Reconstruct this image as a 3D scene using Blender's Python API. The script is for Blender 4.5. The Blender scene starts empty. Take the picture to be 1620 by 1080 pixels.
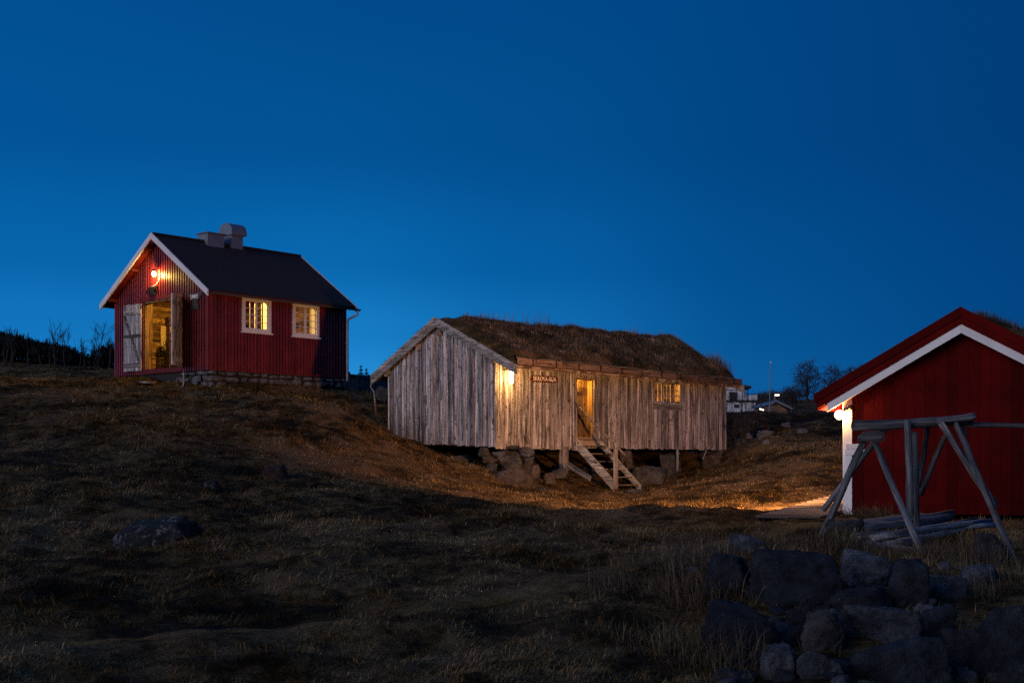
import bpy, bmesh, math, random
import numpy as np
from mathutils import Vector, Matrix

random.seed(7); np.random.seed(7)
R = math.radians
scene = bpy.context.scene
C = scene.collection
EYE = 1.7
FPX, CPX, HPY = 2080.0, 810.0, 730.0          # focal length, centre and horizon in pixels of the photograph

# ------------------------------------------------------------------ camera, sky, light
cam = bpy.data.objects.new('camera', bpy.data.cameras.new('camera')); C.objects.link(cam)
cam.location = (0, 0, EYE); cam.rotation_euler = (R(90), 0, 0)
cam.data.sensor_width = 36; cam.data.lens = 36 * FPX / 1620
cam.data.shift_y = (HPY - 540) / 1620
cam.data.clip_start = 0.1; cam.data.clip_end = 6000
scene.camera = cam

SUN_EL, SUN_AZ = 7.0, 224.0                    # twilight glow behind the camera, to the left
w = bpy.data.worlds.new('World'); scene.world = w; w.use_nodes = True
nt = w.node_tree; nt.nodes.clear(); ln = nt.links.new
def wn(t, **k):
    x = nt.nodes.new(t)
    for a, v in k.items(): setattr(x, a, v)
    return x
def wramp(f, stops):
    r = wn('ShaderNodeValToRGB'); e = r.color_ramp.elements; r.color_ramp.interpolation = 'EASE'
    while len(e) < len(stops): e.new(0.5)
    for i, (p, c) in enumerate(stops): e[i].position = p; e[i].color = (*c, 1)
    ln(f, r.inputs[0]); return r.outputs[0]
def wmix(mode, a, b, f=1.0):
    m = wn('ShaderNodeMix', data_type='RGBA', blend_type=mode); m.inputs[0].default_value = f
    for i, v in ((6, a), (7, b)):
        if isinstance(v, tuple): m.inputs[i].default_value = (*v, 1)
        else: ln(v, m.inputs[i])
    return m.outputs[2]
sky = wn('ShaderNodeTexSky', sky_type='NISHITA', sun_disc=False); sky.sun_elevation = R(SUN_EL); sky.sun_rotation = R(SUN_AZ); sky.ozone_density = 4.0; sky.dust_density = 0.3
co = wn('ShaderNodeTexCoord').outputs['Generated']; sx = wn('ShaderNodeSeparateXYZ'); ln(co, sx.inputs[0])
zen = wramp(sx.outputs[2], [(0.0, (.001, .098, .335)), (0.12, (.0005, .084, .300)), (0.24, (.0003, .071, .262)), (0.36, (.0003, .070, .265)), (1.0, (.001, .06, .20))])
lr = wn('ShaderNodeMapRange'); lr.inputs[1].default_value = -.45; lr.inputs[2].default_value = .45; ln(sx.outputs[0], lr.inputs[0])
lat = wramp(lr.outputs[0], [(0.0, (1.16, 1.16, 1.14)), (0.45, (1.0, 1.0, 1.0)), (1.0, (.60, .66, .72))])
band = wramp(sx.outputs[2], [(0.0, (.024, .21, .42)), (.06, (.018, .185, .38)), (.10, (.008, .122, .27)), (.15, (.002, .058, .14)), (.24, (.0005, .016, .04)), (.34, (0, 0, 0))])
gl = wn('ShaderNodeMapRange'); gl.inputs[1].default_value = -.5; gl.inputs[2].default_value = .5; ln(sx.outputs[0], gl.inputs[0])
side = wramp(gl.outputs[0], [(0.0, (.5, .5, .5)), (.18, (.7, .7, .7)), (.37, (1, 1, 1)), (.52, (.55, .55, .55)), (.68, (.14, .14, .14)), (.88, (.02, .02, .02))])
glow_ = wmix('MULTIPLY', band, side)
dusk = wmix('ADD', wmix('MULTIPLY', zen, lat), glow_)
dusk = wmix('MULTIPLY', dusk, (9.4, 9.4, 9.4)); dusk = wmix('ADD', dusk, wmix('MULTIPLY', sky.outputs[0], (.001, .006, .014)))
bg = wn('ShaderNodeBackground'); bg.inputs[1].default_value = 0.10
wo = wn('ShaderNodeOutputWorld'); ln(dusk, bg.inputs[0]); ln(bg.outputs[0], wo.inputs[0])

sun = bpy.data.objects.new('twilight_sun', bpy.data.lights.new('twilight_sun', 'SUN')); C.objects.link(sun)
sun.data.energy = 1.6; sun.data.angle = R(44); sun.data.color = (1.0, 0.86, 0.86)
az, el = R(SUN_AZ), R(SUN_EL)
to_sun = Vector((math.sin(az) * math.cos(el), math.cos(az) * math.cos(el), math.sin(el)))
sun.rotation_euler = to_sun.to_track_quat('Z', 'Y').to_euler()

scene.view_settings.view_transform = 'Standard'; scene.view_settings.look = 'None'
scene.view_settings.exposure = 0.0; scene.view_settings.gamma = 1
scene.cycles.use_denoising = False
scene.cycles.max_bounces = 6; scene.cycles.diffuse_bounces = 3; scene.cycles.transparent_max_bounces = 12
scene.cycles.sample_clamp_indirect = 0.6

# ------------------------------------------------------------------ helpers
def P(px, py, Y): return np.array([(px - CPX) / FPX * Y, Y, EYE + (HPY - py) / FPX * Y])

class Frame:
    """local axes of a building: u along the long wall, v to the back"""
    def __init__(s, px, py, Y, rot):
        s.o = P(px, py, Y); a = R(rot); s.rot = a
        s.u = np.array([math.cos(a), math.sin(a), 0]); s.v = np.array([-math.sin(a), math.cos(a), 0])
    def _hit(s, px, py, n, d):
        c = np.array([0, 0, EYE]); r = P(px, py, 1.0) - c
        k = ((s.o - c) @ n + d) / (r @ n); p = c + r * k - s.o
        return p
    def onx(s, px, py, x=0):
        p = s._hit(px, py, s.u, x); return float(p @ s.v), float(p[2] + s.o[2])
    def ony(s, px, py, y=0):
        p = s._hit(px, py, s.v, y); return float(p @ s.u), float(p[2] + s.o[2])
    def world(s, x, y, z=0): return s.o + s.u * x + s.v * y + np.array([0, 0, z])

class MB:
    def __init__(s): s.V = []; s.F = []; s.T = []
    def add(s, vs, fs, t=None):
        n = len(s.V); s.V.extend([tuple(map(float, v)) for v in vs])
        t = random.random() if t is None else t
        for f in fs: s.F.append([n + i for i in f]); s.T.append(t)
    def box8(s, p, t=None):
        s.add(p, [(0, 3, 2, 1), (4, 5, 6, 7), (0, 1, 5, 4), (1, 2, 6, 5), (2, 3, 7, 6), (3, 0, 4, 7)], t)
    def box(s, x0, x1, y0, y1, z0, z1, t=None):
        s.box8([(x0, y0, z0), (x1, y0, z0), (x1, y1, z0), (x0, y1, z0), (x0, y0, z1), (x1, y0, z1), (x1, y1, z1), (x0, y1, z1)], t)
    def put(s, f, u0, u1, d0, d1, z0, z1, z1b=None, z0b=None, t=None):
        """box in wall coordinates: u along, d outward, z up; the top and the bottom may slope"""
        z1b = z1 if z1b is None else z1b; z0b = z0 if z0b is None else z0b
        s.box8([f(u0, d0, z0), f(u1, d0, z0b), f(u1, d1, z0b), f(u0, d1, z0), f(u0, d0, z1), f(u1, d0, z1b), f(u1, d1, z1b), f(u0, d1, z1)], t)
    def tube(s, pts, rad, n=8, t=None, cap=True, jit=0.0):
        pts = [Vector(p) for p in pts]; rings = []; up = Vector((0.31, 0.87, 0.2)).normalized()
        for i, p in enumerate(pts):
            a = pts[max(i - 1, 0)]; b = pts[min(i + 1, len(pts) - 1)]; d = (b - a).normalized()
            x = d.cross(up)
            if x.length < 1e-3: x = d.cross(Vector((1, 0, 0)))
            x.normalize(); y = d.cross(x); r = rad[i] if hasattr(rad, '__len__') else rad
            rings.append([p + (x * math.cos(2 * math.pi * k / n) + y * math.sin(2 * math.pi * k / n)) * r * (1 + random.uniform(-jit, jit)) for k in range(n)])
        vs = [v for r_ in rings for v in r_]; fs = []
        for i in range(len(pts) - 1):
            for k in range(n): fs.append((i * n + k, i * n + (k + 1) % n, (i + 1) * n + (k + 1) % n, (i + 1) * n + k))
        if cap: fs.append(tuple(range(n - 1, -1, -1))); fs.append(tuple((len(pts) - 1) * n + k for k in range(n)))
        s.add(vs, fs, t)
    def mesh(s, name, mats, smooth=False):
        me = bpy.data.meshes.new(name); me.from_pydata(s.V, [], s.F); me.validate(); me.update()
        a = me.attributes.new('tint', 'FLOAT', 'FACE')
        if len(s.T) == len(me.polygons): a.data.foreach_set('value', s.T)
        for m in (mats if isinstance(mats, (list, tuple)) else [mats]): me.materials.append(m)
        if smooth: me.polygons.foreach_set('use_smooth', [True] * len(me.polygons))
        return me
    def obj(s, name, mats, parent=None, loc=None, rot=None, smooth=False):
        o = bpy.data.objects.new(name, s.mesh(name, mats, smooth)); C.objects.link(o)
        if parent is not None: o.parent = parent
        if loc is not None: o.location = loc
        if rot is not None: o.rotation_euler = rot
        return o

def tag(o, label=None, cat=None, group=None, kind=None):
    if label: o['label'] = label
    if cat: o['category'] = cat
    if group: o['group'] = group
    if kind: o['kind'] = kind
    return o
def thing(name, label, cat, loc=(0, 0, 0), rz=0, group=None):
    o = bpy.data.objects.new(name, None); C.objects.link(o); o.empty_display_size = 0.3
    o.location = loc; o.rotation_euler = (0, 0, rz)
    return tag(o, label, cat, group)
def text(name, body, size, mat, parent, loc, rot, extrude=0.004, sx=1.0):
    cu = bpy.data.curves.new(name, 'FONT'); cu.body = body; cu.size = size; cu.extrude = extrude
    cu.align_x = 'CENTER'; cu.align_y = 'CENTER'; cu.offset = size * .004; cu.space_character = 1.08
    cu.materials.append(mat); o = bpy.data.objects.new(name, cu); C.objects.link(o)
    bpy.context.view_layer.update(); me = bpy.data.meshes.new_from_object(o); bpy.data.objects.remove(o); o = bpy.data.objects.new(name, me); C.objects.link(o)
    o.parent = parent; o.location = loc; o.rotation_euler = rot; o.scale = (sx, 1, 1)
    return o

# numpy value noise
def _hash(ix, iy, seed):
    n = (ix.astype(np.int64) * 374761393 + iy.astype(np.int64) * 668265263 + seed * 974711) & 0x7fffffff
    n = ((n ^ (n >> 13)) * 1274126177) & 0x7fffffff
    return ((n ^ (n >> 16)) & 0xffff) / 65535.0
def vnoise(x, y, seed=0):
    x = np.asarray(x, float); y = np.asarray(y, float)
    ix = np.floor(x); iy = np.floor(y); fx = x - ix; fy = y - iy
    fx = fx * fx * (3 - 2 * fx); fy = fy * fy * (3 - 2 * fy)
    a = _hash(ix, iy, seed); b = _hash(ix + 1, iy, seed); c = _hash(ix, iy + 1, seed); d = _hash(ix + 1, iy + 1, seed)
    return (a * (1 - fx) + b * fx) * (1 - fy) + (c * (1 - fx) + d * fx) * fy * 1.0
def fbm(x, y, seed=0, o=4):
    s = 0; a = 1; t = 0
    for k in range(o): s = s + a * (vnoise(x * 2 ** k + k * 17.3, y * 2 ** k - k * 9.1, seed + k) - 0.5); t += a; a *= 0.5
    return s / t * 2

# ------------------------------------------------------------------ materials
def mat(name):
    m = bpy.data.materials.new(name); m.use_nodes = True; n = m.node_tree; n.nodes.clear()
    out = n.nodes.new('ShaderNodeOutputMaterial'); b = n.nodes.new('ShaderNodeBsdfPrincipled')
    n.links.new(b.outputs[0], out.inputs[0]); b.inputs['Roughness'].default_value = 0.85
    b.inputs['Specular IOR Level'].default_value = 0.25
    return m, n, b
def nd(n, t, **k):
    x = n.nodes.new(t)
    for a, v in k.items(): setattr(x, a, v)
    return x
def noise(n, co, scale, detail=4, rough=0.6, sc=(1, 1, 1), dist=0.0):
    mp = nd(n, 'ShaderNodeMapping'); mp.inputs['Scale'].default_value = sc; n.links.new(co, mp.inputs[0])
    t = nd(n, 'ShaderNodeTexNoise'); t.inputs['Scale'].default_value = scale; t.inputs['Detail'].default_value = detail
    t.inputs['Roughness'].default_value = rough; t.inputs['Distortion'].default_value = dist
    n.links.new(mp.outputs[0], t.inputs['Vector']); return t.outputs[0]
def ramp(n, f, stops, interp='LINEAR'):
    r = nd(n, 'ShaderNodeValToRGB'); r.color_ramp.interpolation = interp
    e = r.color_ramp.elements
    while len(e) < len(stops): e.new(0.5)
    for i, (p, c) in enumerate(stops):
        e[i].position = p; e[i].color = (*c, 1) if hasattr(c, '__len__') else (c, c, c, 1)
    n.links.new(f, r.inputs[0]); return r.outputs[0]
def mix(n, f, a, b, mode='MIX'):
    m = nd(n, 'ShaderNodeMix', data_type='RGBA', blend_type=mode)
    for i, v in ((0, f), (6, a), (7, b)):
        if isinstance(v, (int, float)): m.inputs[i].default_value = v
        elif isinstance(v, tuple): m.inputs[i].default_value = (*v, 1)
        else: n.links.new(v, m.inputs[i])
    return m.outputs[2]
def bump(n, b, h, st=0.4, dist=0.02):
    x = nd(n, 'ShaderNodeBump'); x.inputs['Strength'].default_value = st; x.inputs['Distance'].default_value = dist
    n.links.new(h, x.inputs['Height']); n.links.new(x.outputs[0], b.inputs['Normal'])
def objco(n): return nd(n, 'ShaderNodeTexCoord').outputs['Object']
def tint(n):
    a = nd(n, 'ShaderNodeAttribute', attribute_name='tint'); return a.outputs['Fac']

def wood(name, lo, mid, hi, axis='z', streak=1.0, knots=True, rough=0.85, grain=1.0):
    """weathered timber: grain stretched along one axis, each board its own tone"""
    m, n, b = mat(name); co = objco(n); tn = tint(n)
    k = {'z': (1, 1, 0.045), 'x': (0.045, 1, 1), 'y': (1, 0.045, 1)}[axis]
    # shift the pattern from board to board
    cv = nd(n, 'ShaderNodeVectorMath', operation='SCALE'); cv.inputs[0].default_value = (9, 13, 31); n.links.new(tn, cv.inputs['Scale'])
    ad = nd(n, 'ShaderNodeVectorMath', operation='ADD'); n.links.new(co, ad.inputs[0]); n.links.new(cv.outputs[0], ad.inputs[1]); co = ad.outputs[0]
    g = noise(n, co, 20 * grain, 7, 0.78, k, 0.3); g2 = noise(n, co, 8 * grain, 5, 0.65, tuple(v if v == 1 else v * 2.5 for v in k), 0.3)
    c = ramp(n, g, [(0.36, lo), (0.50, mid), (0.63, hi)])
    tr = ramp(n, tn, [(0, 0.45), (0.5, 0.95), (1, 1.45)])
    c = mix(n, 1.0, c, tr, 'MULTIPLY')
    st = ramp(n, g2, [(0.40, 0.20), (0.51, 1.0)])
    c = mix(n, streak * 0.75, c, st, 'MULTIPLY')
    if knots:
        kn = noise(n, co, 13, 2, 0.5, tuple(v if v == 1 else 0.5 for v in k)); kr = ramp(n, kn, [(0.62, 1.0), (0.67, 0.12)])
        c = mix(n, 0.8, c, kr, 'MULTIPLY')
    n.links.new(c, b.inputs['Base Color']); b.inputs['Roughness'].default_value = rough
    bump(n, b, g, 0.55, 0.012); return m
def paint(name, col, axis='z', wear=(0.3, 0.25, 0.2), amt=0.10, rough=0.6, var=0.25, spec=.25):
    m, n, b = mat(name); b.inputs['Specular IOR Level'].default_value = spec; co = objco(n); tn = tint(n)
    k = {'z': (1, 1, 0.07), 'x': (0.07, 1, 1), 'y': (1, 0.07, 1)}[axis]
    g = noise(n, co, 30, 5, 0.7, k); bl = noise(n, co, 2.2, 4, 0.6)
    c = mix(n, 1.0, tuple(col), ramp(n, bl, [(0.3, 1 - var), (0.7, 1 + var)]), 'MULTIPLY')
    c = mix(n, 1.0, c, ramp(n, tn, [(0, 1 - var), (1, 1 + var)]), 'MULTIPLY')
    w_ = ramp(n, g, [(0.68 - amt * 0.4, 0.0), (0.78, 1.0)]); c = mix(n, w_, c, mix(n, 1.0, tuple(wear), c, 'MIX') if False else tuple(wear))
    n.links.new(c, b.inputs['Base Color']); b.inputs['Roughness'].default_value = rough
    bump(n, b, g, 0.3, 0.006); return m
def stone(name, lo, hi, lich=(0.16, 0.17, 0.14), la=0.62, scale=1.0, rough=0.8):
    m, n, b = mat(name); co = objco(n)
    ob = nd(n, 'ShaderNodeObjectInfo'); ad = nd(n, 'ShaderNodeVectorMath', operation='ADD'); sc = nd(n, 'ShaderNodeVectorMath', operation='SCALE')
    sc.inputs[0].default_value = (17, 23, 11); n.links.new(ob.outputs['Random'], sc.inputs['Scale']); n.links.new(co, ad.inputs[0]); n.links.new(sc.outputs[0], ad.inputs[1]); co = ad.outputs[0]
    g = noise(n, co, 5 * scale, 8, 0.7); sp = noise(n, co, 70 * scale, 3, 0.7); lc = noise(n, co, 9 * scale, 6, 0.75, dist=0.5)
    c = ramp(n, g, [(0.36, lo), (0.62, hi)])
    c = mix(n, 0.9, c, ramp(n, sp, [(0.35, 0.35), (0.6, 1.25)]), 'MULTIPLY')
    c = mix(n, 0.8, c, ramp(n, ob.outputs['Random'], [(0, 0.65), (1, 1.3)]), 'MULTIPLY')
    c = mix(n, ramp(n, lc, [(la, 0.0), (la + 0.07, 0.8)]), c, tuple(lich))
    n.links.new(c, b.inputs['Base Color']); b.inputs['Roughness'].default_value = rough
    h = mix(n, 0.3, g, sp); bump(n, b, h, 1.0, 0.12); return m
def plain(name, col, rough=0.6, metal=0.0, nz=0.15):
    m, n, b = mat(name); co = objco(n); g = noise(n, co, 12, 5, 0.65)
    c = mix(n, 1.0, tuple(col), ramp(n, g, [(0.3, 1 - nz), (0.7, 1 + nz)]), 'MULTIPLY')
    n.links.new(c, b.inputs['Base Color']); b.inputs['Roughness'].default_value = rough; b.inputs['Metallic'].default_value = metal
    bump(n, b, g, 0.15, 0.01); return m
def glow(name, col, strength, clear=True):
    """frosted lit glass: gives off light itself and lets the lamp inside shine through"""
    m = bpy.data.materials.new(name); m.use_nodes = True; n = m.node_tree; n.nodes.clear()
    out = n.nodes.new('ShaderNodeOutputMaterial'); e = n.nodes.new('ShaderNodeEmission')
    e.inputs[0].default_value = (*col, 1); e.inputs[1].default_value = strength
    if clear:
        t = n.nodes.new('ShaderNodeBsdfTransparent'); a = n.nodes.new('ShaderNodeAddShader'); n.links.new(e.outputs[0], a.inputs[0]); n.links.new(t.outputs[0], a.inputs[1]); n.links.new(a.outputs[0], out.inputs[0])
    else: n.links.new(e.outputs[0], out.inputs[0])
    m.cycles.emission_sampling = 'NONE'; return m
def shine(parent, watt, col, loc=(0, 0, 0), r=.04):
    l = bpy.data.objects.new('lamp_light', bpy.data.lights.new('lamp_light', 'POINT')); C.objects.link(l); l.parent = parent; l.location = loc
    l.data.energy = watt; l.data.color = col; l.data.shadow_soft_size = r; return l
def glass(name):
    m = bpy.data.materials.new(name); m.use_nodes = True; n = m.node_tree; n.nodes.clear()
    out = n.nodes.new('ShaderNodeOutputMaterial'); t = n.nodes.new('ShaderNodeBsdfTransparent'); g = n.nodes.new('ShaderNodeBsdfGlossy'); x = n.nodes.new('ShaderNodeMixShader')
    fr = n.nodes.new('ShaderNodeFresnel'); fr.inputs[0].default_value = 1.45; g.inputs['Roughness'].default_value = 0.03
    co = objco(n); nz = noise(n, co, 3.0, 2); bm = nd(n, 'ShaderNodeBump'); bm.inputs['Strength'].default_value = 0.15; bm.inputs['Distance'].default_value = 0.02
    n.links.new(nz, bm.inputs['Height']); n.links.new(bm.outputs[0], g.inputs['Normal']); t.inputs[0].default_value = (0.93, 0.94, 0.9, 1)
    n.links.new(fr.outputs[0], x.inputs[0]); n.links.new(t.outputs[0], x.inputs[1]); n.links.new(g.outputs[0], x.inputs[2]); n.links.new(x.outputs[0], out.inputs[0]); return m
def grassy(name, stops, roots=False, rough=0.9, world_scale=0.35):
    """straw, olive and brown in patches over the field, plus a tone per blade"""
    m, n, b = mat(name); co = nd(n, 'ShaderNodeNewGeometry').outputs['Position']
    g = noise(n, co, world_scale, 5, 0.62, (1, 1, 0.6)); g2 = noise(n, co, 2.1, 4, 0.65); g4 = noise(n, co, 7.0, 3, 0.6)
    prev = None
    for tex_, wt, off in ((g, .75, -.20), (g2, .60, 0), (g4, .30, 0)):
        f = nd(n, 'ShaderNodeMath', operation='MULTIPLY_ADD'); n.links.new(tex_, f.inputs[0]); f.inputs[1].default_value = wt; f.inputs[2].default_value = off
        if prev is not None: f.inputs[2].default_value = 0; n.links.new(prev, f.inputs[2])
        prev = f.outputs[0]
    f2 = nd(n, 'ShaderNodeMath', operation='ADD'); n.links.new(prev, f2.inputs[0]); f2.inputs[1].default_value = -.11; f = f2
    c = ramp(n, f.outputs[0], stops)
    if not roots:
        c = mix(n, 0.9, c, ramp(n, tint(n), [(0, 0.45), (0.6, 1.0), (1, 1.75)]), 'MULTIPLY')
    else:
        g3 = noise(n, co, 26, 5, 0.7); c = mix(n, 0.8, c, ramp(n, g3, [(0.3, 0.3), (0.65, 1.2)]), 'MULTIPLY'); bump(n, b, g3, 0.9, 0.05)
    n.links.new(c, b.inputs['Base Color']); b.inputs['Roughness'].default_value = rough; b.inputs['Specular IOR Level'].default_value = 0.1
    return m

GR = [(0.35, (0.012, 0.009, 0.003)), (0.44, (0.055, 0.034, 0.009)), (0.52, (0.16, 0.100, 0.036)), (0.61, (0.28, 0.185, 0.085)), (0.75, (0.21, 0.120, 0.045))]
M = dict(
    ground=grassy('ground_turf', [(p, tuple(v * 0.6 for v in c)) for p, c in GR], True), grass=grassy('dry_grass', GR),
    reed=grassy('tall_dry_grass', [(0.3, (0.07, 0.052, 0.03)), (0.7, (0.17, 0.13, 0.09))]),
    turf=grassy('roof_turf', [(0.36, (0.018, 0.014, 0.008)), (0.46, (0.05, 0.042, 0.016)), (0.54, (0.11, 0.06, 0.026)), (0.66, (0.16, 0.11, 0.065))], True, world_scale=0.9),
    roofgrass=grassy('roof_grass', [(0.3, (0.035, 0.024, 0.014)), (0.5, (0.09, 0.065, 0.042)), (0.7, (0.17, 0.125, 0.085))], world_scale=0.9),
    rooftuft=grassy('roof_tuft', [(0.3, (0.07, 0.052, 0.036)), (0.5, (0.15, 0.118, 0.085)), (0.7, (0.24, 0.19, 0.145))], world_scale=1.2),
    track=grassy('worn_track', [(0.35, (0.07, 0.042, 0.014)), (0.5, (0.16, 0.098, 0.036)), (0.65, (0.24, 0.15, 0.062))], True),
    grey_v=wood('grey_board_vertical', (0.04, 0.036, 0.038), (0.31, 0.285, 0.29), (0.60, 0.56, 0.56), 'z', 1.0),
    grey_x=wood('grey_board_lengthwise', (0.06, 0.055, 0.052), (0.19, 0.18, 0.175), (0.33, 0.32, 0.31), 'x', 0.8),
    grey_y=wood('grey_board_crosswise', (0.07, 0.066, 0.064), (0.21, 0.205, 0.20), (0.36, 0.35, 0.34), 'y', 0.7),
    brown_x=wood('brown_board', (0.06, 0.036, 0.025), (0.19, 0.12, 0.085), (0.29, 0.195, 0.145), 'x', 0.6),
    step=wood('step_board', (0.08, 0.06, 0.045), (0.2, 0.155, 0.115), (0.32, 0.25, 0.19), 'x', 0.7),
    logwood=wood('log_wood', (0.06, 0.058, 0.058), (0.21, 0.205, 0.21), (0.36, 0.355, 0.36), 'z', 0.9, False),
    leafwood=wood('door_leaf_wood', (0.09, 0.085, 0.085), (0.38, 0.37, 0.375), (0.62, 0.60, 0.60), 'z', 0.8),
    deckwood=wood('deck_wood', (0.05, 0.04, 0.034), (0.125, 0.105, 0.092), (0.18, 0.155, 0.135), 'x', 0.6, False),
    postwood=wood('post_wood', (0.06, 0.05, 0.045), (0.17, 0.145, 0.13), (0.27, 0.235, 0.21), 'z', 0.7),
    pole=wood('pole_wood', (0.022, 0.022, 0.024), (0.105, 0.107, 0.114), (0.23, 0.235, 0.245), 'z', 0.9, False),
    log_in=wood('log_wall', (0.05, 0.028, 0.01), (0.24, 0.15, 0.055), (0.42, 0.28, 0.11), 'x', 1.0, True),
    log_in_y=wood('log_wall_crosswise', (0.05, 0.028, 0.01), (0.24, 0.15, 0.055), (0.42, 0.28, 0.11), 'y', 1.0, True),
    inner_door=wood('inner_door', (0.06, 0.035, 0.014), (0.24, 0.15, 0.06), (0.40, 0.26, 0.11), 'z', 0.9),
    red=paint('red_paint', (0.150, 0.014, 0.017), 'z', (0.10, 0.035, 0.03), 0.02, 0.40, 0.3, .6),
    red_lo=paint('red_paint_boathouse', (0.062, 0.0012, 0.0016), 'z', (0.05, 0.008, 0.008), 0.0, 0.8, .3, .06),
    red_x=paint('red_paint_trim', (0.12, 0.008, 0.010), 'y', (0.12, 0.04, 0.03), 0.04),
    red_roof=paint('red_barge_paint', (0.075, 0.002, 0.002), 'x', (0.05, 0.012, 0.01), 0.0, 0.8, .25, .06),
    white=paint('white_paint', (0.72, 0.72, 0.72), 'z', (0.45, 0.42, 0.38), 0.05, 0.5, 0.06),
    white_y=paint('white_trim', (0.62, 0.60, 0.60), 'y', (0.33, 0.31, 0.29), 0.12, 0.5, 0.10),
    white_x=paint('white_barge', (0.62, 0.60, 0.60), 'x', (0.36, 0.34, 0.32), 0.10, 0.5, 0.10),
    felt=plain('roof_felt', (0.022, 0.021, 0.026), 0.9, 0, 0.3), zinc=plain('zinc', (0.19, 0.22, 0.26), 0.5, 0.55, 0.25), black=plain('black_iron', (0.004, 0.004, 0.004), 0.8), dark=plain('dark_iron', (0.018, 0.017, 0.017), 0.5, 0.3),
    gutter=plain('gutter_metal', (0.15, 0.14, 0.14), 0.4, 0.5), dirt=plain('plank_floor', (0.13, 0.085, 0.04), 0.9, 0, 0.4),
    stone=stone('grey_stone', (0.02, 0.02, 0.02), (0.085, 0.082, 0.08), (0.12, 0.12, 0.10), 0.64), darkstone=stone('dark_stone', (0.008, 0.010, 0.014), (0.036, 0.044, 0.058), (0.10, 0.115, 0.125), 0.62),
    bluestone=stone('speckled_stone', (0.035, 0.04, 0.048), (0.15, 0.165, 0.19), (0.012, 0.012, 0.013), 0.56, 1.6), redstone=stone('red_stone', (0.03, 0.013, 0.011), (0.06, 0.03, 0.024)), outcrop=stone('lichened_outcrop', (0.01, 0.01, 0.011), (0.04, 0.042, 0.046), (0.26, 0.27, 0.29), 0.55, 1.0),
    warmstone=stone('pink_granite', (0.04, 0.031, 0.028), (0.15, 0.115, 0.098)), found=stone('foundation_stone', (0.07, 0.07, 0.075), (0.24, 0.24, 0.25), (0.32, 0.32, 0.32), 0.66),
    mortar=plain('mortar', (0.025, 0.024, 0.024), 0.95), bark=plain('birch_bark', (0.34, 0.27, 0.2), 0.8, 0, 0.5), twig=plain('bare_twig', (0.03, 0.025, 0.023), 0.9), needle=plain('dark_needle', (0.012, 0.016, 0.012), 0.9, 0, 0.4),
    glass=glass('window_glass'), sign=plain('sign_red_brown', (0.10, 0.018, 0.012), 0.6, 0, 0.3), letter=plain('letter_paint', (0.85, 0.82, 0.80), 0.6), slate=plain('sign_slate', (0.035, 0.038, 0.045), 0.6),
    paper=plain('pale_paper', (0.5, 0.42, 0.22), 0.8), housewhite=plain('house_white', (0.6, 0.6, 0.62), 0.7, 0, 0.08), housedark=plain('house_dark', (0.03, 0.03, 0.035), 0.7), pale=plain('pale_metal', (0.55, 0.55, 0.56), 0.5, 0, 0.1),
    bulb_smithy=glow('lamp_glow_smithy', (1.0, 0.72, 0.30), 14), bulb_bua=glow('lamp_glow_store', (1.0, 0.80, 0.42), 9), bulb_boat=glow('lamp_glow_boathouse', (1.0, 0.78, 0.36), 4),
    bulb_in=glow('room_bulb', (1.0, 0.7, 0.25), 20), bulb_far=glow('street_lamp_glow', (1.0, 0.86, 0.6), 6, False),
)

# ------------------------------------------------------------------ the ground
SM = Frame(330, 583, 38.0, 49.1)      # smithy: near corner
BU = Frame(783, 704, 34.0, 42.8)      # grey storehouse: near corner
BO = Frame(1338, 808, 22.95, -28.7)   # boathouse: left corner of its gable
SW, SL = 4.77, 5.28
BW, BL = 4.50, 9.57

cp = [(100, 1070, 9.8), (500, 1070, 9.9), (900, 1070, 10), (1100, 1060, 10.3), (0, 980, 12), (300, 1000, 12), (700, 980, 12.4), (1000, 970, 12.8),
      (0, 900, 15), (300, 900, 15), (700, 890, 15.5), (1000, 890, 16), (0, 830, 18.5), (300, 830, 19), (650, 830, 19.5), (1000, 835, 21),
      (0, 760, 23), (300, 760, 23.5), (600, 777, 25), (850, 800, 25.5), (1100, 808, 25.5), (1230, 812, 24),
      (0, 700, 28), (300, 700, 28.5), (500, 722, 29), (650, 754, 29.5), (760, 775, 30.5), (900, 785, 32), (1050, 780, 33), (1200, 772, 31),
      (0, 650, 32.5), (150, 646, 32.8), (300, 643, 33), (450, 640, 33.5), (560, 645, 34.5), (600, 690, 36), (400, 670, 31), (520, 679, 32), (570, 665, 34),
      (0, 615, 37), (200, 608, 38.5), (330, 615, 38), (546, 621, 42.2), (600, 623, 41), (450, 622, 38), (184, 597, 41.3), (0, 597, 44), (100, 585, 48), (60, 577, 60), (160, 580, 56),
      (615, 699, 37.3), (690, 722, 35.6), (783, 752, 33.9), (900, 768, 33.8), (970, 776, 35.2), (1060, 762, 37), (1140, 738, 40),
      (1200, 661, 46), (1290, 656, 48), (1200, 695, 40), (1300, 695, 41), (1320, 760, 31), (1200, 738, 35), (1260, 725, 36.5),
      (1338, 810, 22.9), (1590, 825, 21.7), (1290, 850, 18.3), (1470, 893, 16.6), (1612, 890, 16.6), (1340, 842, 19.5),
      (1150, 868, 16.6), (1300, 885, 15.6), (1500, 905, 15.4), (1200, 965, 13.0), (1500, 985, 12.6), (1200, 1075, 10.6), (1550, 1075, 10.6)]
pts = [P(*c) for c in cp]
E_ = EYE
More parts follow.
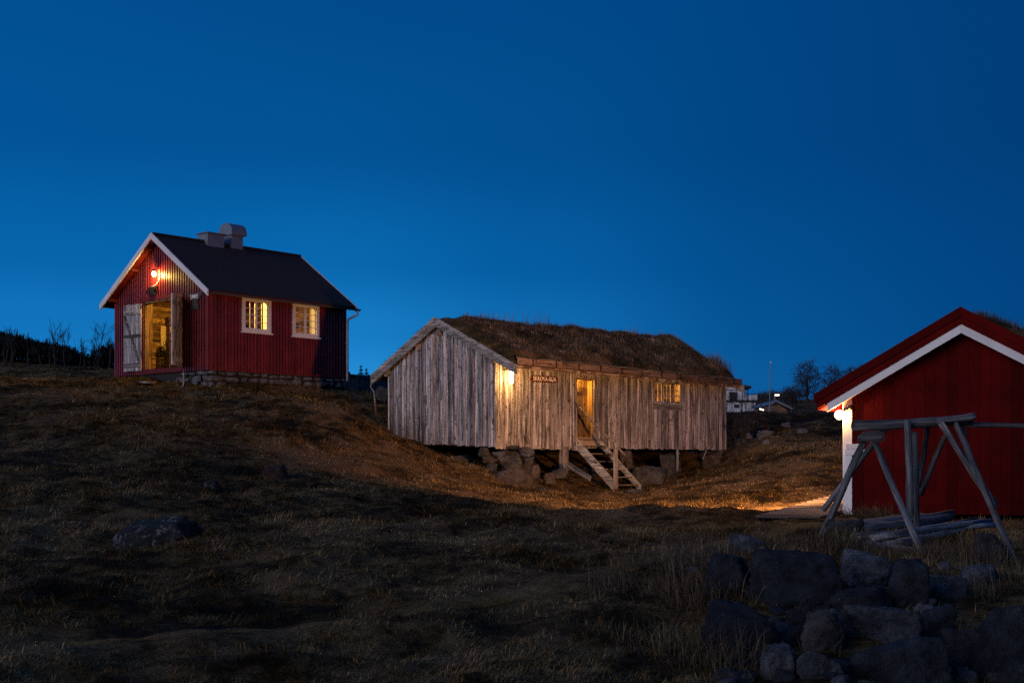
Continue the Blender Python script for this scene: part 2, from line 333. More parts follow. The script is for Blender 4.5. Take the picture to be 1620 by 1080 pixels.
pts += [np.array(p) for p in [(-3.5, 37.6, E_ + .9), (3.2, 44.2, E_ + .75), (1.2, 39, E_ + .05), (3.2, 41, E_ + 0.0), (-1.0, 36.5, E_ + .0), (9, 28, E_ - .8), (7.5, 26, E_ - .85),
      (-9, 44, E_ + 2.6), (-14, 12, E_ - 1.3), (-16, 25, E_ - .1), (-20, 35, E_ + 2.1), (-25, 50, E_ + 3.4), (14, 12, E_ - 1.5), (15, 20, E_ - 1.0), (20, 35, E_ + .3), (22, 48, E_ + 1.7),
      (0, 4, E_ - 1.72), (0, -6, E_ - 1.7), (-10, -6, E_ - .9), (12, -4, E_ - 1.7), (-20, -25, E_ + 1.5), (0, -25, E_ - .6), (-19, 0, E_ + .4), (-25, -11, E_ + .4), (-17, -13, E_ + .2), (-21, 8, E_ + .5), (-9, 2, E_ - 1.3), (20, -25, E_ - 1.4),
      (-30, 70, E_ + 4.2), (-10, 70, E_ + 2.4), (3, 62, E_ + 1.6), (15, 60, E_ + 1.9), (40, 60, E_ + 1.5), (-45, 20, E_ + 1), (45, 15, E_ - 1), (-45, 60, E_ + 4), (17, 85, E_ + 2.5), (-50, 100, E_ + 3), (50, 100, E_ + 2)]]
pts = np.array(pts)
def _U(r2): return np.where(r2 > 1e-9, r2 * np.log(np.maximum(r2, 1e-9)), 0)
_n = len(pts); _K = _U(((pts[:, None, :2] - pts[None, :, :2]) ** 2).sum(-1)) + np.eye(_n) * 2.0
_Q = np.c_[np.ones(_n), pts[:, :2]]; _A = np.block([[_K, _Q], [_Q.T, np.zeros((3, 3))]])
_W = np.linalg.solve(_A, np.r_[pts[:, 2], 0, 0, 0])
def sstep(a, b, x): t = np.clip((x - a) / (b - a), 0, 1); return t * t * (3 - 2 * t)
def _base(x, y):
    x = np.asarray(x, float); y = np.asarray(y, float); sh = x.shape; x = x.ravel(); y = y.ravel(); z = np.empty_like(x)
    for i in range(0, len(x), 20000):
        a = x[i:i + 20000]; b = y[i:i + 20000]
        z[i:i + 20000] = _U((a[:, None] - pts[None, :, 0]) ** 2 + (b[:, None] - pts[None, :, 1]) ** 2) @ _W[:_n] + _W[_n] + _W[_n + 1] * a + _W[_n + 2] * b
    return z.reshape(sh)
def ground_z(x, y, fine=True):
    x = np.asarray(x, float); y = np.asarray(y, float)
    d = np.maximum(np.maximum(np.abs(x) - 32, y - 75), -15 - y); k = 1 - sstep(0, 22, d)
    z = np.where(k > 0, np.clip(_base(np.clip(x, -60, 60), np.clip(y, -40, 110)), -1, 8), 0) * k + (1 - k) * (E_ + 1.0)
    # far wooded hill on the right, low rise on the left
    z = z + 10.6 * np.exp(-(((x - 56) / 42) ** 2 + ((y - 235) / 60) ** 2)) + 2.5 * np.exp(-(((x + 60) / 40) ** 2 + ((y - 120) / 40) ** 2))
    if fine:
        q = sstep(6, 12, y)
        z = z + 0.14 * fbm(x / 2.6, y / 2.6, 3, 3) * sstep(9, 20, y) + 0.14 * fbm(x / .8, y / .8, 11, 3) + .06 * np.maximum(0, fbm(x / .38, y / .38, 15, 2))
    return z
def gz(x, y): return float(ground_z(np.array([x]), np.array([y]))[0])

def axis_coords(lo, a, b, hi, step, growth=1.16):
    c = list(np.arange(a, b + 1e-6, step)); s = step; v = b
    while v < hi: s *= growth; v += s; c.append(v)
    s = step; v = a
    while v > lo: s *= growth; v -= s; c.insert(0, v)
    return np.array(c)
gx = axis_coords(-2500, -19, 20, 2500, 0.13); gy = axis_coords(-1500, 8, 46, 4000, 0.13)
XX, YY = np.meshgrid(gx, gy); ZZ = ground_z(XX, YY)
nx, ny = len(gx), len(gy)
me = bpy.data.meshes.new('ground')
idx = np.arange(nx * ny).reshape(ny, nx)
quads = np.stack([idx[:-1, :-1], idx[:-1, 1:], idx[1:, 1:], idx[1:, :-1]], -1).reshape(-1, 4)
def mesh_np(me, co, faces, smooth=True):
    k = faces.shape[1]; me.vertices.add(len(co)); me.vertices.foreach_set('co', co.astype(np.float32).ravel())
    me.loops.add(faces.size); me.loops.foreach_set('vertex_index', faces.astype(np.int32).ravel())
    me.polygons.add(len(faces)); me.polygons.foreach_set('loop_start', np.arange(0, faces.size, k, dtype=np.int32))
    me.polygons.foreach_set('loop_total', np.full(len(faces), k, dtype=np.int32))
    me.polygons.foreach_set('use_smooth', np.full(len(faces), smooth, dtype=bool)); me.update(calc_edges=True)
mesh_np(me, np.stack([XX, YY, ZZ], -1).reshape(-1, 3), quads)
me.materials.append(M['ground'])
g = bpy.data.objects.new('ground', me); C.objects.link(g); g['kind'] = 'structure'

TRACK = np.array([(4.9, 20.6), (4.0, 19.2), (2.7, 17.4), (1.4, 15.4), (.2, 13.6), (-1.6, 12.2), (-4.0, 11.2)])
def track_d(x, y):
    d = np.full(np.shape(x), 99.0)
    for (ax, ay), (bx, by) in zip(TRACK[:-1], TRACK[1:]):
        t = np.clip(((x - ax) * (bx - ax) + (y - ay) * (by - ay)) / ((bx - ax) ** 2 + (by - ay) ** 2), 0, 1); d = np.minimum(d, np.hypot(x - ax - t * (bx - ax), y - ay - t * (by - ay)))
    return d
tt = np.linspace(0, len(TRACK) - 1, 190); ti = np.minimum(tt.astype(int), len(TRACK) - 2); tf = (tt - ti)[:, None]; tc = TRACK[ti] * (1 - tf) + TRACK[ti + 1] * tf
tdir = np.gradient(tc, axis=0); tdir /= np.linalg.norm(tdir, axis=1)[:, None]; tn_ = np.stack([-tdir[:, 1], tdir[:, 0]], -1); wv = np.linspace(-1, 1, 9)
hw_ = (.24 - .16 * sstep(3.5, 6, tt)) + .12 * fbm(tt * 2.2, tt * 0 + 3, 93, 3); tx_ = tc[:, None, 0] + tn_[:, None, 0] * wv[None] * hw_[:, None]; ty_ = tc[:, None, 1] + tn_[:, None, 1] * wv[None] * hw_[:, None]
tz_ = ground_z(tx_, ty_) + .012 - .035 * np.abs(wv[None]) ** 3; ti_ = np.arange(190 * 9).reshape(190, 9)
me = bpy.data.meshes.new('path'); mesh_np(me, np.stack([tx_, ty_, tz_], -1).reshape(-1, 3), np.stack([ti_[:-1, :-1], ti_[:-1, 1:], ti_[1:, 1:], ti_[1:, :-1]], -1).reshape(-1, 4)); me.materials.append(M['track'])
g = bpy.data.objects.new('path', me); C.objects.link(g); g['kind'] = 'structure'

def inside(fr, x, y, u0, u1, v0, v1):
    a = (x - fr.o[0]) * fr.u[0] + (y - fr.o[1]) * fr.u[1]; b = (x - fr.o[0]) * fr.v[0] + (y - fr.o[1]) * fr.v[1]
    return (a > u0) & (a < u1) & (b > v0) & (b < v1)
def blades(name, x, y, z, length, width, lean, azim, material, parent=None, parts=None, droop=0.35):
    """one strip of three faces' worth per blade: base pair, middle pair, tip"""
    n = len(x); ca, sa = np.cos(azim), np.sin(azim); sl, cl = np.sin(lean), np.cos(lean)
    base = np.stack([x, y, z], -1); side = np.stack([-sa, ca, np.zeros(n)], -1) * (width / 2)[:, None]
    d1 = np.stack([sl * ca, sl * sa, cl], -1); l2 = np.minimum(lean + droop, 1.75); d2 = np.stack([np.sin(l2) * ca, np.sin(l2) * sa, np.cos(l2)], -1)
    mid = base + d1 * (length * .55)[:, None]; tip = mid + d2 * (length * .45)[:, None]
    co = np.stack([base - side, base + side, mid + side * .8, mid - side * .8, tip + side * .15, tip - side * .15], 1).reshape(-1, 3)
    o = (np.arange(n) * 6)[:, None]
    faces = np.concatenate([o + np.array([[0, 1, 2, 3]]), o + np.array([[3, 2, 4, 5]])], 1).reshape(-1, 4)
    me = bpy.data.meshes.new(name); mesh_np(me, co, faces, False)
    a = me.attributes.new('tint', 'FLOAT', 'FACE'); a.data.foreach_set('value', np.repeat(np.random.rand(n), 2).astype(np.float32))
    me.materials.append(material); ob = bpy.data.objects.new(name, me); C.objects.link(ob)
    if parent is not None: ob.parent = parent
    return ob

def field_grass():
    N = 900000; Y = 8.3 + 41 * np.random.rand(N) ** 1.25; X = (np.random.rand(N) * 2 - 1) * (0.43 * Y + 1.6)
    keep = ~inside(SM, X, Y, -.05, SL + .1, -.05, SW + .1) & ~inside(BU, X, Y, .6, BL - .3, 1.0, BW) & ~inside(BO, X, Y, -.02, 4.2, 0, 8)
    keep &= ~inside(BO, X, Y, -2.1, 0, -1.7, 8.0)
    dens = vnoise(X / .5, Y / .5, 21) * .6 + vnoise(X / 2.2, Y / 2.2, 22) * .7
    keep &= np.random.rand(N) < np.clip(dens * 1.3, .12, 1); keep &= np.random.rand(N) < .72
    keep &= ~((track_d(X, Y) < .34) & (np.random.rand(N) < .5))
    bank_ = (X > .158 * Y) & (Y < 15.2 - .25 * np.maximum(0, X - 4.4)); keep &= ~(bank_ & (np.random.rand(N) < .90))
    X, Y = X[keep], Y[keep]; n = len(X); Z = ground_z(X, Y) - .012
    tall = sstep(.45, .8, vnoise(X / 1.1, Y / 1.1, 31))
    right = sstep(2.2, 4.2, X) * (1 - sstep(19.5, 21, Y))
    td = track_d(X, Y); L = (.045 + .055 * np.random.rand(n)) * (1 + .9 * tall + .8 * right) * (.4 + .6 * sstep(.1, .5, td)); Wd = (.0035 + .00028 * Y) * (0.6 + .8 * np.random.rand(n))
    az_ = fbm(X / 1.4, Y / 1.4, 41, 3) * 7 + np.random.randn(n) * .9; lean = np.clip(1.16 + .30 * np.random.randn(n) - .12 * tall, .1, 1.52)
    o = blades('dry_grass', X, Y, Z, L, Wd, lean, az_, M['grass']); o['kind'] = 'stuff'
    T_ = 4200; ty = 9 + 36 * np.random.rand(T_) ** 1.15; tx = (np.random.rand(T_) * 2 - 1) * (.42 * ty + 1)
    kp = ~inside(SM, tx, ty, -.4, SL + .4, -.4, SW + .4) & ~inside(BU, tx, ty, 0, BL, -.1, BW) & ~inside(BO, tx, ty, -2.2, 4.4, -1.6, 8) & ~((tx > .158 * ty) & (ty < 15.2)) & (vnoise(tx / 3.2, ty / 3.2, 91) > .36) & (track_d(tx, ty) > .42)
    tx, ty = tx[kp], ty[kp]; T_ = len(tx); sz = .45 + np.random.rand(T_) ** 2 * .8; tn = .75 * np.random.rand(T_); m_ = 42
    X = np.repeat(tx, m_) + np.random.randn(T_ * m_) * .07 * np.repeat(sz, m_); Y = np.repeat(ty, m_) + np.random.randn(T_ * m_) * .07 * np.repeat(sz, m_); n = len(X)
    o = blades('grass_tussocks', X, Y, ground_z(X, Y) - .015, np.repeat(sz, m_) * (.08 + .10 * np.random.rand(n)), (.004 + .00036 * Y) * (.7 + .6 * np.random.rand(n)), np.clip(1.08 + .3 * np.random.randn(n), .1, 1.5), np.random.randn(n) * .8 + np.repeat(fbm(tx / 1.6, ty / 1.6, 43, 2) * 6 + 4.5, m_), M['grass'], droop=.6); o['kind'] = 'stuff'
    tv = np.clip(np.repeat(np.repeat(tn, m_) , 2) + .15 * np.random.randn(2 * n), 0, 1); o.data.attributes['tint'].data.foreach_set('value', tv.astype(np.float32))
    # long bleached tufts hanging over the stones and under the rack
    c = []
    def clump(px, py, Yd, n, r, l): p = P(px, py, Yd); c.append((p[0], p[1], n, r, l))
    for q in [(1100, 900, 15.8, 420, .5, .34), (1110, 960, 13.4, 500, .45, .36), (1100, 1030, 11.3, 500, .45, .36), (1150, 1062, 10.8, 300, .3, .3), (1190, 862, 16.6, 250, .3, .2),
              (1260, 862, 16.8, 420, .6, .3), (1330, 868, 16.6, 380, .4, .34), (1375, 862, 17, 300, .3, .3), (1490, 888, 16.3, 520, .5, .42), (1540, 880, 16.6, 480, .45, .4), (1450, 880, 16.3, 260, .3, .3),
              (1530, 945, 14.2, 160, .3, .3), (1590, 925, 14.9, 240, .4, .3), (1385, 812, 21.5, 300, .35, .3), (1360, 815, 21.4, 220, .3, .24),
              (1050, 915, 15.2, 300, .5, .26), (1000, 945, 13.8, 260, .6, .22)]: clump(*q)
    xs, ys, ls = [], [], []
    for (x, y, n, r, l) in c:
        n = int(n * 1.5); xs.append(x + np.random.randn(n) * r * .6); ys.append(y + np.random.randn(n) * r * .6); ls.append(l * (.5 + .8 * np.random.rand(n)))
    X, Y, L = map(np.concatenate, (xs, ys, ls)); n = len(X)
    o = blades('long_grass', X, Y, ground_z(X, Y) - .01, L, .004 + .004 * np.random.rand(n), np.clip(.75 + .4 * np.random.randn(n), .05, 1.45), np.random.randn(n) * 1.1 + 4.2 + fbm(X, Y, 51, 2) * 3, M['reed'], droop=.55); o['kind'] = 'stuff'
field_grass()

# ------------------------------------------------------------------ stones
def ico(sub):
    bm = bmesh.new(); bmesh.ops.create_icosphere(bm, subdivisions=sub, radius=1)
    v = np.array([x.co[:] for x in bm.verts]); f = [[y.index for y in x.verts] for x in bm.faces]; bm.free(); return v, f
ICO = {s: ico(s) for s in (3, 4, 5)}
def stone_shape(w_, d_, h_, seed, sub=4, ang=.75, cuts=9, rough=1.7):
    """a broken convex block: directions cut by random planes, then worn and roughened"""
    rs = np.random.RandomState(seed); v, f = ICO[sub]
    nrm = rs.randn(cuts, 3); nrm /= np.linalg.norm(nrm, axis=1)[:, None]; hh = .74 + .26 * rs.rand(cuts)
    nrm = np.r_[nrm, [[0, 0, 1], [0, 0, -1], [1, 0, 0], [-1, 0, 0], [0, 1, 0], [0, -1, 0]] + rs.randn(6, 3) * .24]; hh = np.r_[hh, .66 + .14 * rs.rand(6)]
    nrm /= np.linalg.norm(nrm, axis=1)[:, None]
    dt = np.maximum(v @ nrm.T, 1e-3); r = hh[None, :] / dt; k = 30.0
    rr = -np.log(np.exp(-k * np.minimum(r, 4)).sum(1)) / k; rr = (.35 + .65 * ang) * rr + (.65 - .65 * ang) * .85
    s0 = rs.rand(3) * 50
    def n3(p, sc): return (vnoise(p[:, 0] * sc + s0[0] + p[:, 2] * sc * .7, p[:, 1] * sc + s0[1], 5) + vnoise(p[:, 1] * sc + s0[2], p[:, 2] * sc + s0[0] - p[:, 0] * sc * .6, 6) - 1)
    rr = rr * (1 + rough * (.07 * n3(v, 1.7) + .055 * n3(v, 5) + .035 * n3(v, 11) + .018 * n3(v, 24)))
    p = v * rr[:, None]; p = (p - (p.max(0) + p.min(0)) / 2) / (p.max(0) - p.min(0))
    return p * np.array([w_, d_, h_]), f
def rock(name, label, px0, py0, px1, py1, Y, material='stone', depth=.8, seed=0, group=None, ang=.75, rot=0, sink=.15, cat='stone', sub=4, parent=None, tilt=0):
    a = P(px0, py1, Y); b = P(px1, py0, Y); w_ = b[0] - a[0]; h_ = (b[2] - a[2]) * (1 + sink); dd = max(w_, b[2] - a[2]) * depth
    p, f = stone_shape(w_, dd, h_, seed, sub, ang)
    mb = MB(); mb.add(p, f, .5); o = mb.obj(name, M[material], parent, ((a[0] + b[0]) / 2, Y + dd * .3, b[2] - h_ / 2), (0, R(tilt), R(rot)), True)
    return tag(o, label, cat, group)
def pole(name, p0, p1, r0, r1, material, parent=None, n=9, bend=.02, seg=7, jit=.06, rel=None):
    """a round stick between two points; its own z axis runs along it so the grain follows"""
    p0, p1 = Vector(p0), Vector(p1); L = (p1 - p0).length; mb = MB(); ph = random.uniform(0, 6)
    path = [(math.sin(ph + 3 * t) * bend * L * t * (1 - t) * 4, math.cos(ph * 1.7 + 2 * t) * bend * L * t * (1 - t) * 4, L * t) for t in [i / seg for i in range(seg + 1)]]
    mb.tube(path, [(r0 + (r1 - r0) * i / seg) * random.uniform(.94, 1.06) for i in range(seg + 1)], n, jit=jit)
    o = mb.obj(name, M[material], parent, None, None, True)
    q = (p1 - p0).to_track_quat('Z', 'Y'); o.rotation_mode = 'XYZ'; o.rotation_euler = q.to_euler()
    o.location = p0 - Vector(rel) if rel is not None else p0
    # flat cut ends
    me = o.data
    for pl in me.polygons:
        if len(pl.vertices) > 4: pl.use_smooth = False
    return o

# ------------------------------------------------------------------ building helpers
def clad(mb, f, u0, u1, bot, top, ops, wd, thick, d0=0.0, dvar=0.0, gap=0.004, ragged=0.0, batten=None):
    """vertical boards along a wall, cut round its openings (ua, ub, za, zb)"""
    u = u0
    while u < u1 - 1e-3:
        w_ = wd() if callable(wd) else wd; v = min(u + w_, u1)
        if u1 - v < w_ * .4: v = u1
        d = d0 + random.random() * dvar; bz = bot(u) - random.random() * ragged; t = random.random()
        edges = sorted({u, v} | {e for a, b, _, _ in ops for e in (a, b) if u < e < v})
        for a, b in zip(edges[:-1], edges[1:]):
            ga = gap / 2 if a == u else 0; gb = gap / 2 if b == v else 0; zs = bz; m_ = (a + b) / 2
            for (oa, ob, za, zb) in sorted(ops, key=lambda o: o[2]):
                if oa - 1e-6 <= m_ <= ob + 1e-6:
                    if za > zs: mb.put(f, a + ga, b - gb, d, d + thick, zs, za, t=t)
                    zs = zb
            if min(top(a), top(b)) > zs: mb.put(f, a + ga, b - gb, d, d + thick, zs, top(a), top(b), t=t)
        u = v
def log_wall(mb, f, u0, u1, z0, top, ops, h=.19, d_out=-.02, d_in=-.19):
    cuts = set(); z = z0; zmax = max(top(u0), top(u1), top((u0 + u1) / 2))
    while z < zmax: cuts.add(round(z, 4)); z += h
    for o in ops: cuts |= {round(o[2], 4), round(o[3], 4)}
    cuts.add(round(zmax, 4)); cuts = sorted(cuts)
    for za, zb in zip(cuts[:-1], cuts[1:]):
        if zb - za < .004: continue
        # length of this course under the roof line
        us = np.linspace(u0, u1, 121); ok = [u for u in us if top(u) >= zb - 1e-6]
        if not ok: continue
        segs = [(min(ok), max(ok))]; zm = (za + zb) / 2
        for (oa, ob, oz0, oz1) in ops:
            if oz0 < zm < oz1: segs = [q for a, b in segs for q in ((a, min(b, oa)), (max(a, ob), b)) if q[1] - q[0] > .01]
        for a, b in segs:
            hh = zb - za; e = .004; pr = [(d_out, za + e), (d_out, zb - e), (d_in + .03, zb - e), (d_in, za + hh * .72), (d_in, za + hh * .28), (d_in + .03, za + e)]
            vs = [f(a, d, z) for d, z in pr] + [f(b, d, z) for d, z in pr]; t = random.random()
            mb.add(vs, [(0, 1, 2, 3, 4, 5), (11, 10, 9, 8, 7, 6)] + [(i, i + 6, (i + 1) % 6 + 6, (i + 1) % 6) for i in range(6)], t)
def window(parent, f, u0, u1, z0, z1, cas, cols, rows, M_cas, M_sash, sill=True, lights=2, deep=.17, M_rev=None, csd=.045, top_cas=True):
    """casing > reveal, sash, pane, sill"""
    mb = MB(); c = cas
    mb.put(f, u0, u0 + c, .028, .028 + csd, z0, z1); mb.put(f, u1 - c, u1, .028, .028 + csd, z0, z1)
    if top_cas: mb.put(f, u0 + c, u1 - c, .028, .025 + csd, z1 - c * .8, z1)
    mb.put(f, u0 + c, u1 - c, .028, .025 + csd, z0, z0 + c * .7)
    o = mb.obj('window', M_cas, parent)
    a0, a1 = u0 + c, u1 - c; b0, b1 = z0 + c * .7, z1 - (c * .8 if top_cas else 0)
    rv = MB()
    for (x0, x1, y0, y1) in ((a0 - .03, a0 - .002, b0 - .03, b1 + .03), (a1 + .002, a1 + .03, b0 - .03, b1 + .03)): rv.put(f, x0, x1, -deep - .02, .027, y0, y1)
    rv.put(f, a0 - .001, a1 + .001, -deep - .02, .027, b0 - .03, b0 - .002); rv.put(f, a0 - .001, a1 + .001, -deep - .02, .027, b1 + .002, b1 + .03)
    rv.obj('reveal', M_rev or M_sash, o)
    sh = MB(); pn = MB(); W_ = (a1 - a0) / lights; st = .042; mu = .017
    for k in range(lights):
        x0, x1 = a0 + k * W_, a0 + (k + 1) * W_; e = .002
        sh.put(f, x0 + e, x0 + st, .0, .034, b0 + e, b1 - e); sh.put(f, x1 - st, x1 - e, .0, .034, b0 + e, b1 - e)
        sh.put(f, x0 + st, x1 - st, .0, .034, b0 + e, b0 + st); sh.put(f, x0 + st, x1 - st, .0, .034, b1 - st, b1 - e)
        for i in range(1, cols): x = x0 + st + (x1 - x0 - 2 * st) * i / cols; sh.put(f, x - mu / 2, x + mu / 2, .006, .03, b0 + st, b1 - st)
        for j in range(1, rows):
            z = b0 + st + (b1 - b0 - 2 * st) * j / rows
            sh.put(f, x0 + st, x1 - st, .008, .028, z - mu / 2, z + mu / 2)
        pn.add([f(x0 + st, .016, b0 + st), f(x1 - st, .016, b0 + st), f(x1 - st, .016, b1 - st), f(x0 + st, .016, b1 - st)], [(0, 1, 2, 3)])
    sh.obj('sash', M_sash, o); pn.obj('pane', M['glass'], o)
    if sill:
        s_ = MB(); s_.put(f, u0 - .03, u1 + .03, .026, .12, z0 - .045, z0 - .002); s_.obj('sill', M_cas, o)
    return o
def plank_leaf(parent, w_, h_, material, bmat, loc, rz, diag=1, name='door'):
    """ledged and braced door leaf; hinge edge at local x = 0, ledges on the +y face"""
    mb = MB(); n = max(4, round(w_ / .15))
    for i in range(n): mb.box(w_ * i / n + .002, w_ * (i + 1) / n - .002, 0, .03, random.uniform(0, .012), h_ - random.uniform(0, .012))
    o = mb.obj(name, material, parent, loc, (0, 0, rz))
    for z in (.12, h_ * .5, h_ - .32):
        l = MB(); hh = .13 if z != h_ * .5 else .10
        l.box(.02, w_ - .02, .031, .058, z, z + hh); l.obj('ledge', bmat, o)
    b = MB(); x0, x1 = (.05, w_ - .1) if diag > 0 else (w_ - .1, .05)
    za, zb = .26, h_ - .33
    b.box8([(x0, .032, za), (x0 + .09, .032, za), (x0 + .09, .052, za), (x0, .052, za), (x1, .032, zb), (x1 + .09, .032, zb), (x1 + .09, .052, zb), (x1, .052, zb)])
    b.obj('brace', bmat, o)
    return o

# ------------------------------------------------------------------ red smithy
def build_smithy():
    r = thing('smithy', 'small red board cabin with dark roof and open plank doors on the hilltop', 'cabin', tuple(SM.o), SM.rot)
    L, W = SL, SW; RY = W / 2; ZR = 4.13; s = (ZR - 2.24) / (RY + .36)
    zt = lambda y: ZR - s * abs(y - RY)
    fl = lambda u, d, z: (u, -d, z); fg = lambda u, d, z: (-d, u, z); fb = lambda u, d, z: (L + d, u, z); fr = lambda u, d, z: (u, W + d, z)
    T = .11
    door = (1.27, 3.2, .12, 2.17); w1 = (1.15, 2.23, 1.17, 2.2); w2 = (3.06, 4.12, 1.17, 2.2)
    ins = lambda w_: (w_[0] + .05, w_[1] - .05, w_[2] + .03, w_[3] - .03)
    top_l = lambda u: zt(0) - T - .01; top_g = lambda u: zt(u) - T - .012
    mb = MB()
    bot = lambda u: -.03
    clad(mb, fl, 0, L, bot, top_l, [ins(w1), ins(w2)], .12, .02, gap=.001); clad(mb, fg, 0, W, bot, top_g, [door], .12, .02, gap=.001)
    clad(mb, fb, 0, W, bot, top_g, [], .24, .02); clad(mb, fr, 0, L, bot, top_l, [], .24, .02)
    for (f, n, tp, ops) in ((fl, L, top_l, [w1, w2]), (fg, W, top_g, [(door[0] - .1, door[1] + .12, door[2] - .06, door[3] + .12)])):
        u = .05
        while u < n - .03:
            zs = -.03; t = random.random()
            for (oa, ob, za, zb) in ops:
                if oa - .045 < u < ob: mb.put(f, u, u + .056, .021, .056, zs, za - .002, t=t); zs = zb + .002
            if tp(u) > zs: mb.put(f, u, u + .056, .021, .056, zs, tp(u), tp(u + .056), t=t)
            u += .12
    mb.put(fg, -.03, .045, .0215, .05, -.03, zt(0) - T - .03); mb.put(fg, W - .05, W + .03, .0215, .05, -.03, zt(W) - T - .03)
    mb.obj('wall', M['red'], r)
    # log walls inside
    lw = MB(); log_wall(lw, fl, .02, L - .02, .0, lambda u: zt(.1) - T - .02, [ins(w1), ins(w2)]); log_wall(lw, fr, .02, L - .02, .0, lambda u: zt(.1) - T - .02, [])
    lw.obj('log_lining', M['log_in'], r)
    lw = MB(); log_wall(lw, fg, .2, W - .2, .0, lambda u: zt(u) - T - .04, [door]); log_wall(lw, fb, .2, W - .2, .0, lambda u: zt(u) - T - .04, []); lw.obj('log_lining', M['log_in_y'], r)
    m = MB(); m.box(.2, L - .2, .2, W - .2, -.02, .06); m.obj('floor', M['dirt'], r)
    # door surround
    m = MB(); m.put(fg, door[0] - .1, door[0] + .0, .0215, .06, door[2] - .06, door[3] + .0); m.put(fg, door[1], door[1] + .1, .0215, .06, door[2] - .06, door[3])
    m.put(fg, door[0] - .12, door[1] + .14, .0215, .065, door[3] + .002, door[3] + .12); m.put(fg, door[0], door[1], .0, .06, -.02, door[2] - .003)
    m.obj('door_frame', M['red_x'], r)
    m = MB(); m.put(fg, door[0] + .002, door[0] + .04, -.2, .02, door[2], door[3]); m.put(fg, door[1] - .04, door[1] - .002, -.24, .02, door[2], door[3]); m.put(fg, door[0] + .042, door[1] - .042, -.2, .02, door[3] - .04, door[3] - .002)
    m.obj('door_jamb', M['inner_door'], r)
    plank_leaf(r, .86, 2.05, M['grey_v'], M['grey_x'], (-.075, door[1] + .05, .08), R(90 + 4), 1)
    lf = plank_leaf(r, .95, 2.08, M['leafwood'], M['leafwood'], (-.07, door[0] - .02, .1), R(90 + 128), -1)
    window(r, fl, *w1, .105, 2, 4, M['white'], M['white'], M_rev=M['white']); window(r, fl, *w2, .105, 2, 4, M['white'], M['white'], M_rev=M['white'])
    # roof: two slabs, felt on top, boards below
    x0, x1 = -.3, L + .09
    def slab(mb, ya, yb, dz0, dz1, xa=x0, xb=x1):
        za, zb = zt(ya), zt(yb); p = lambda x, y, z: (x, y, z)
        mb.box8([p(xa, ya, za + dz0), p(xb, ya, za + dz0), p(xb, yb, zb + dz0), p(xa, yb, zb + dz0), p(xa, ya, za + dz1), p(xb, ya, za + dz1), p(xb, yb, zb + dz1), p(xa, yb, zb + dz1)])
    m = MB(); slab(m, -.36, RY - .0005, -T, -.02); slab(m, RY + .0005, W + .36, -T, -.02); rf = m.obj('roof', M['red_x'], r)
    m = MB()
    k = 7
    for i in range(k):
        xa, xb = x0 - .015 + (x1 - x0 + .03) * i / k, x0 - .015 + (x1 - x0 + .03) * (i + 1) / k; q = .004 * (i % 2)
        slab(m, -.40, RY - .0005, -.018, .012 + q, xa + .001, xb); slab(m, RY + .0005, W + .38, -.018, .012 + q, xa + .001, xb)
    m.put(lambda u, d, z: (u, d, z), x0, x1, RY - .09, RY + .09, ZR - .02, ZR + .035); m.obj('roof_felt', M['felt'], rf)
    # white bargeboards, front and back
    for xf, xb in ((x0 - .045, x0 - .005), (x1 + .005, x1 + .045)):
        for ya, yb in ((-.42, RY - .001), (RY + .001, W + .40)):
            m = MB(); q = [(xf, ya, zt(ya) - .16), (xb, ya, zt(ya) - .16), (xb, yb, zt(yb) - .16), (xf, yb, zt(yb) - .16), (xf, ya, zt(ya) + .03), (xb, ya, zt(ya) + .03), (xb, yb, zt(yb) + .03), (xf, yb, zt(yb) + .03)]
            m.box8(q); m.obj('bargeboard', M['white_y'], r)
    for y in (.05, 1.25, RY, W - 1.25, W - .05):
        m = MB(); m.box(x0 + .01, -.025, y - .05, y + .05, zt(y) - T - .13 - (.05 if y == RY else 0), zt(y) - T - .04 * (1 if y != RY else 2)); m.obj('purlin', M['red_x'], r)
    # gutter and downpipe
    m = MB(); y = -.44; z = zt(-.4) - .06; n = 8
    vs = []; xs = [x0 + .02, x1 + .12]
    for x in xs:
        for i in range(n + 1): a = math.pi + math.pi * i / n; vs.append((x, y + .055 * math.cos(a), z + .055 * math.sin(a)))
        for i in range(n, -1, -1): a = math.pi + math.pi * i / n; vs.append((x, y + .048 * math.cos(a), z + .048 * math.sin(a)))
    k = 2 * (n + 1); m.add(vs, [(i, (i + 1) % k, k + (i + 1) % k, k + i) for i in range(k)] + [tuple(range(k)), tuple(range(2 * k - 1, k - 1, -1))]); m.obj('gutter', M['gutter'], r)
    m = MB(); m.tube([(x1 + .02, -.44, z - .05), (x1 + .02, -.42, z - .18), (L + .0, -.12, z - .3), (L - .0, -.085, z - .42), (L - .0, -.085, -.12)], .042, 8); m.obj('downpipe', M['white'], r, smooth=True)
    # masonry base
    fm = MB(); fm.box(.04, L - .04, .05, .3, -1.0, -.035, .5); fm.box(.05, .3, .05, W - .1, -1.0, -.04, .5); fm.box(L - .3, L - .05, .05, W - .1, -1.0, -.04, .5); fm.box(.05, L - .05, W - .35, W - .1, -1.0, -.04, .5)
    fo = fm.obj('foundation', M['mortar'], r)
    sm = MB(); sd = 100
    def course(f, u0, u1, zz, hh, seed):
        u = u0; rs = np.random.RandomState(seed)
        while u < u1:
            w_ = rs.uniform(.22, .62); h_ = hh * rs.uniform(.8, 1.12); v = min(u + w_, u1)
            p, fc = stone_shape(v - u - .012, .26, h_, seed * 77 + int(u * 100), 3, .92, 9, .7)
            sm.add([f((u + v) / 2 + a, -.03 - b, zz + h_ / 2 + c) for a, b, c in p], fc); u = v
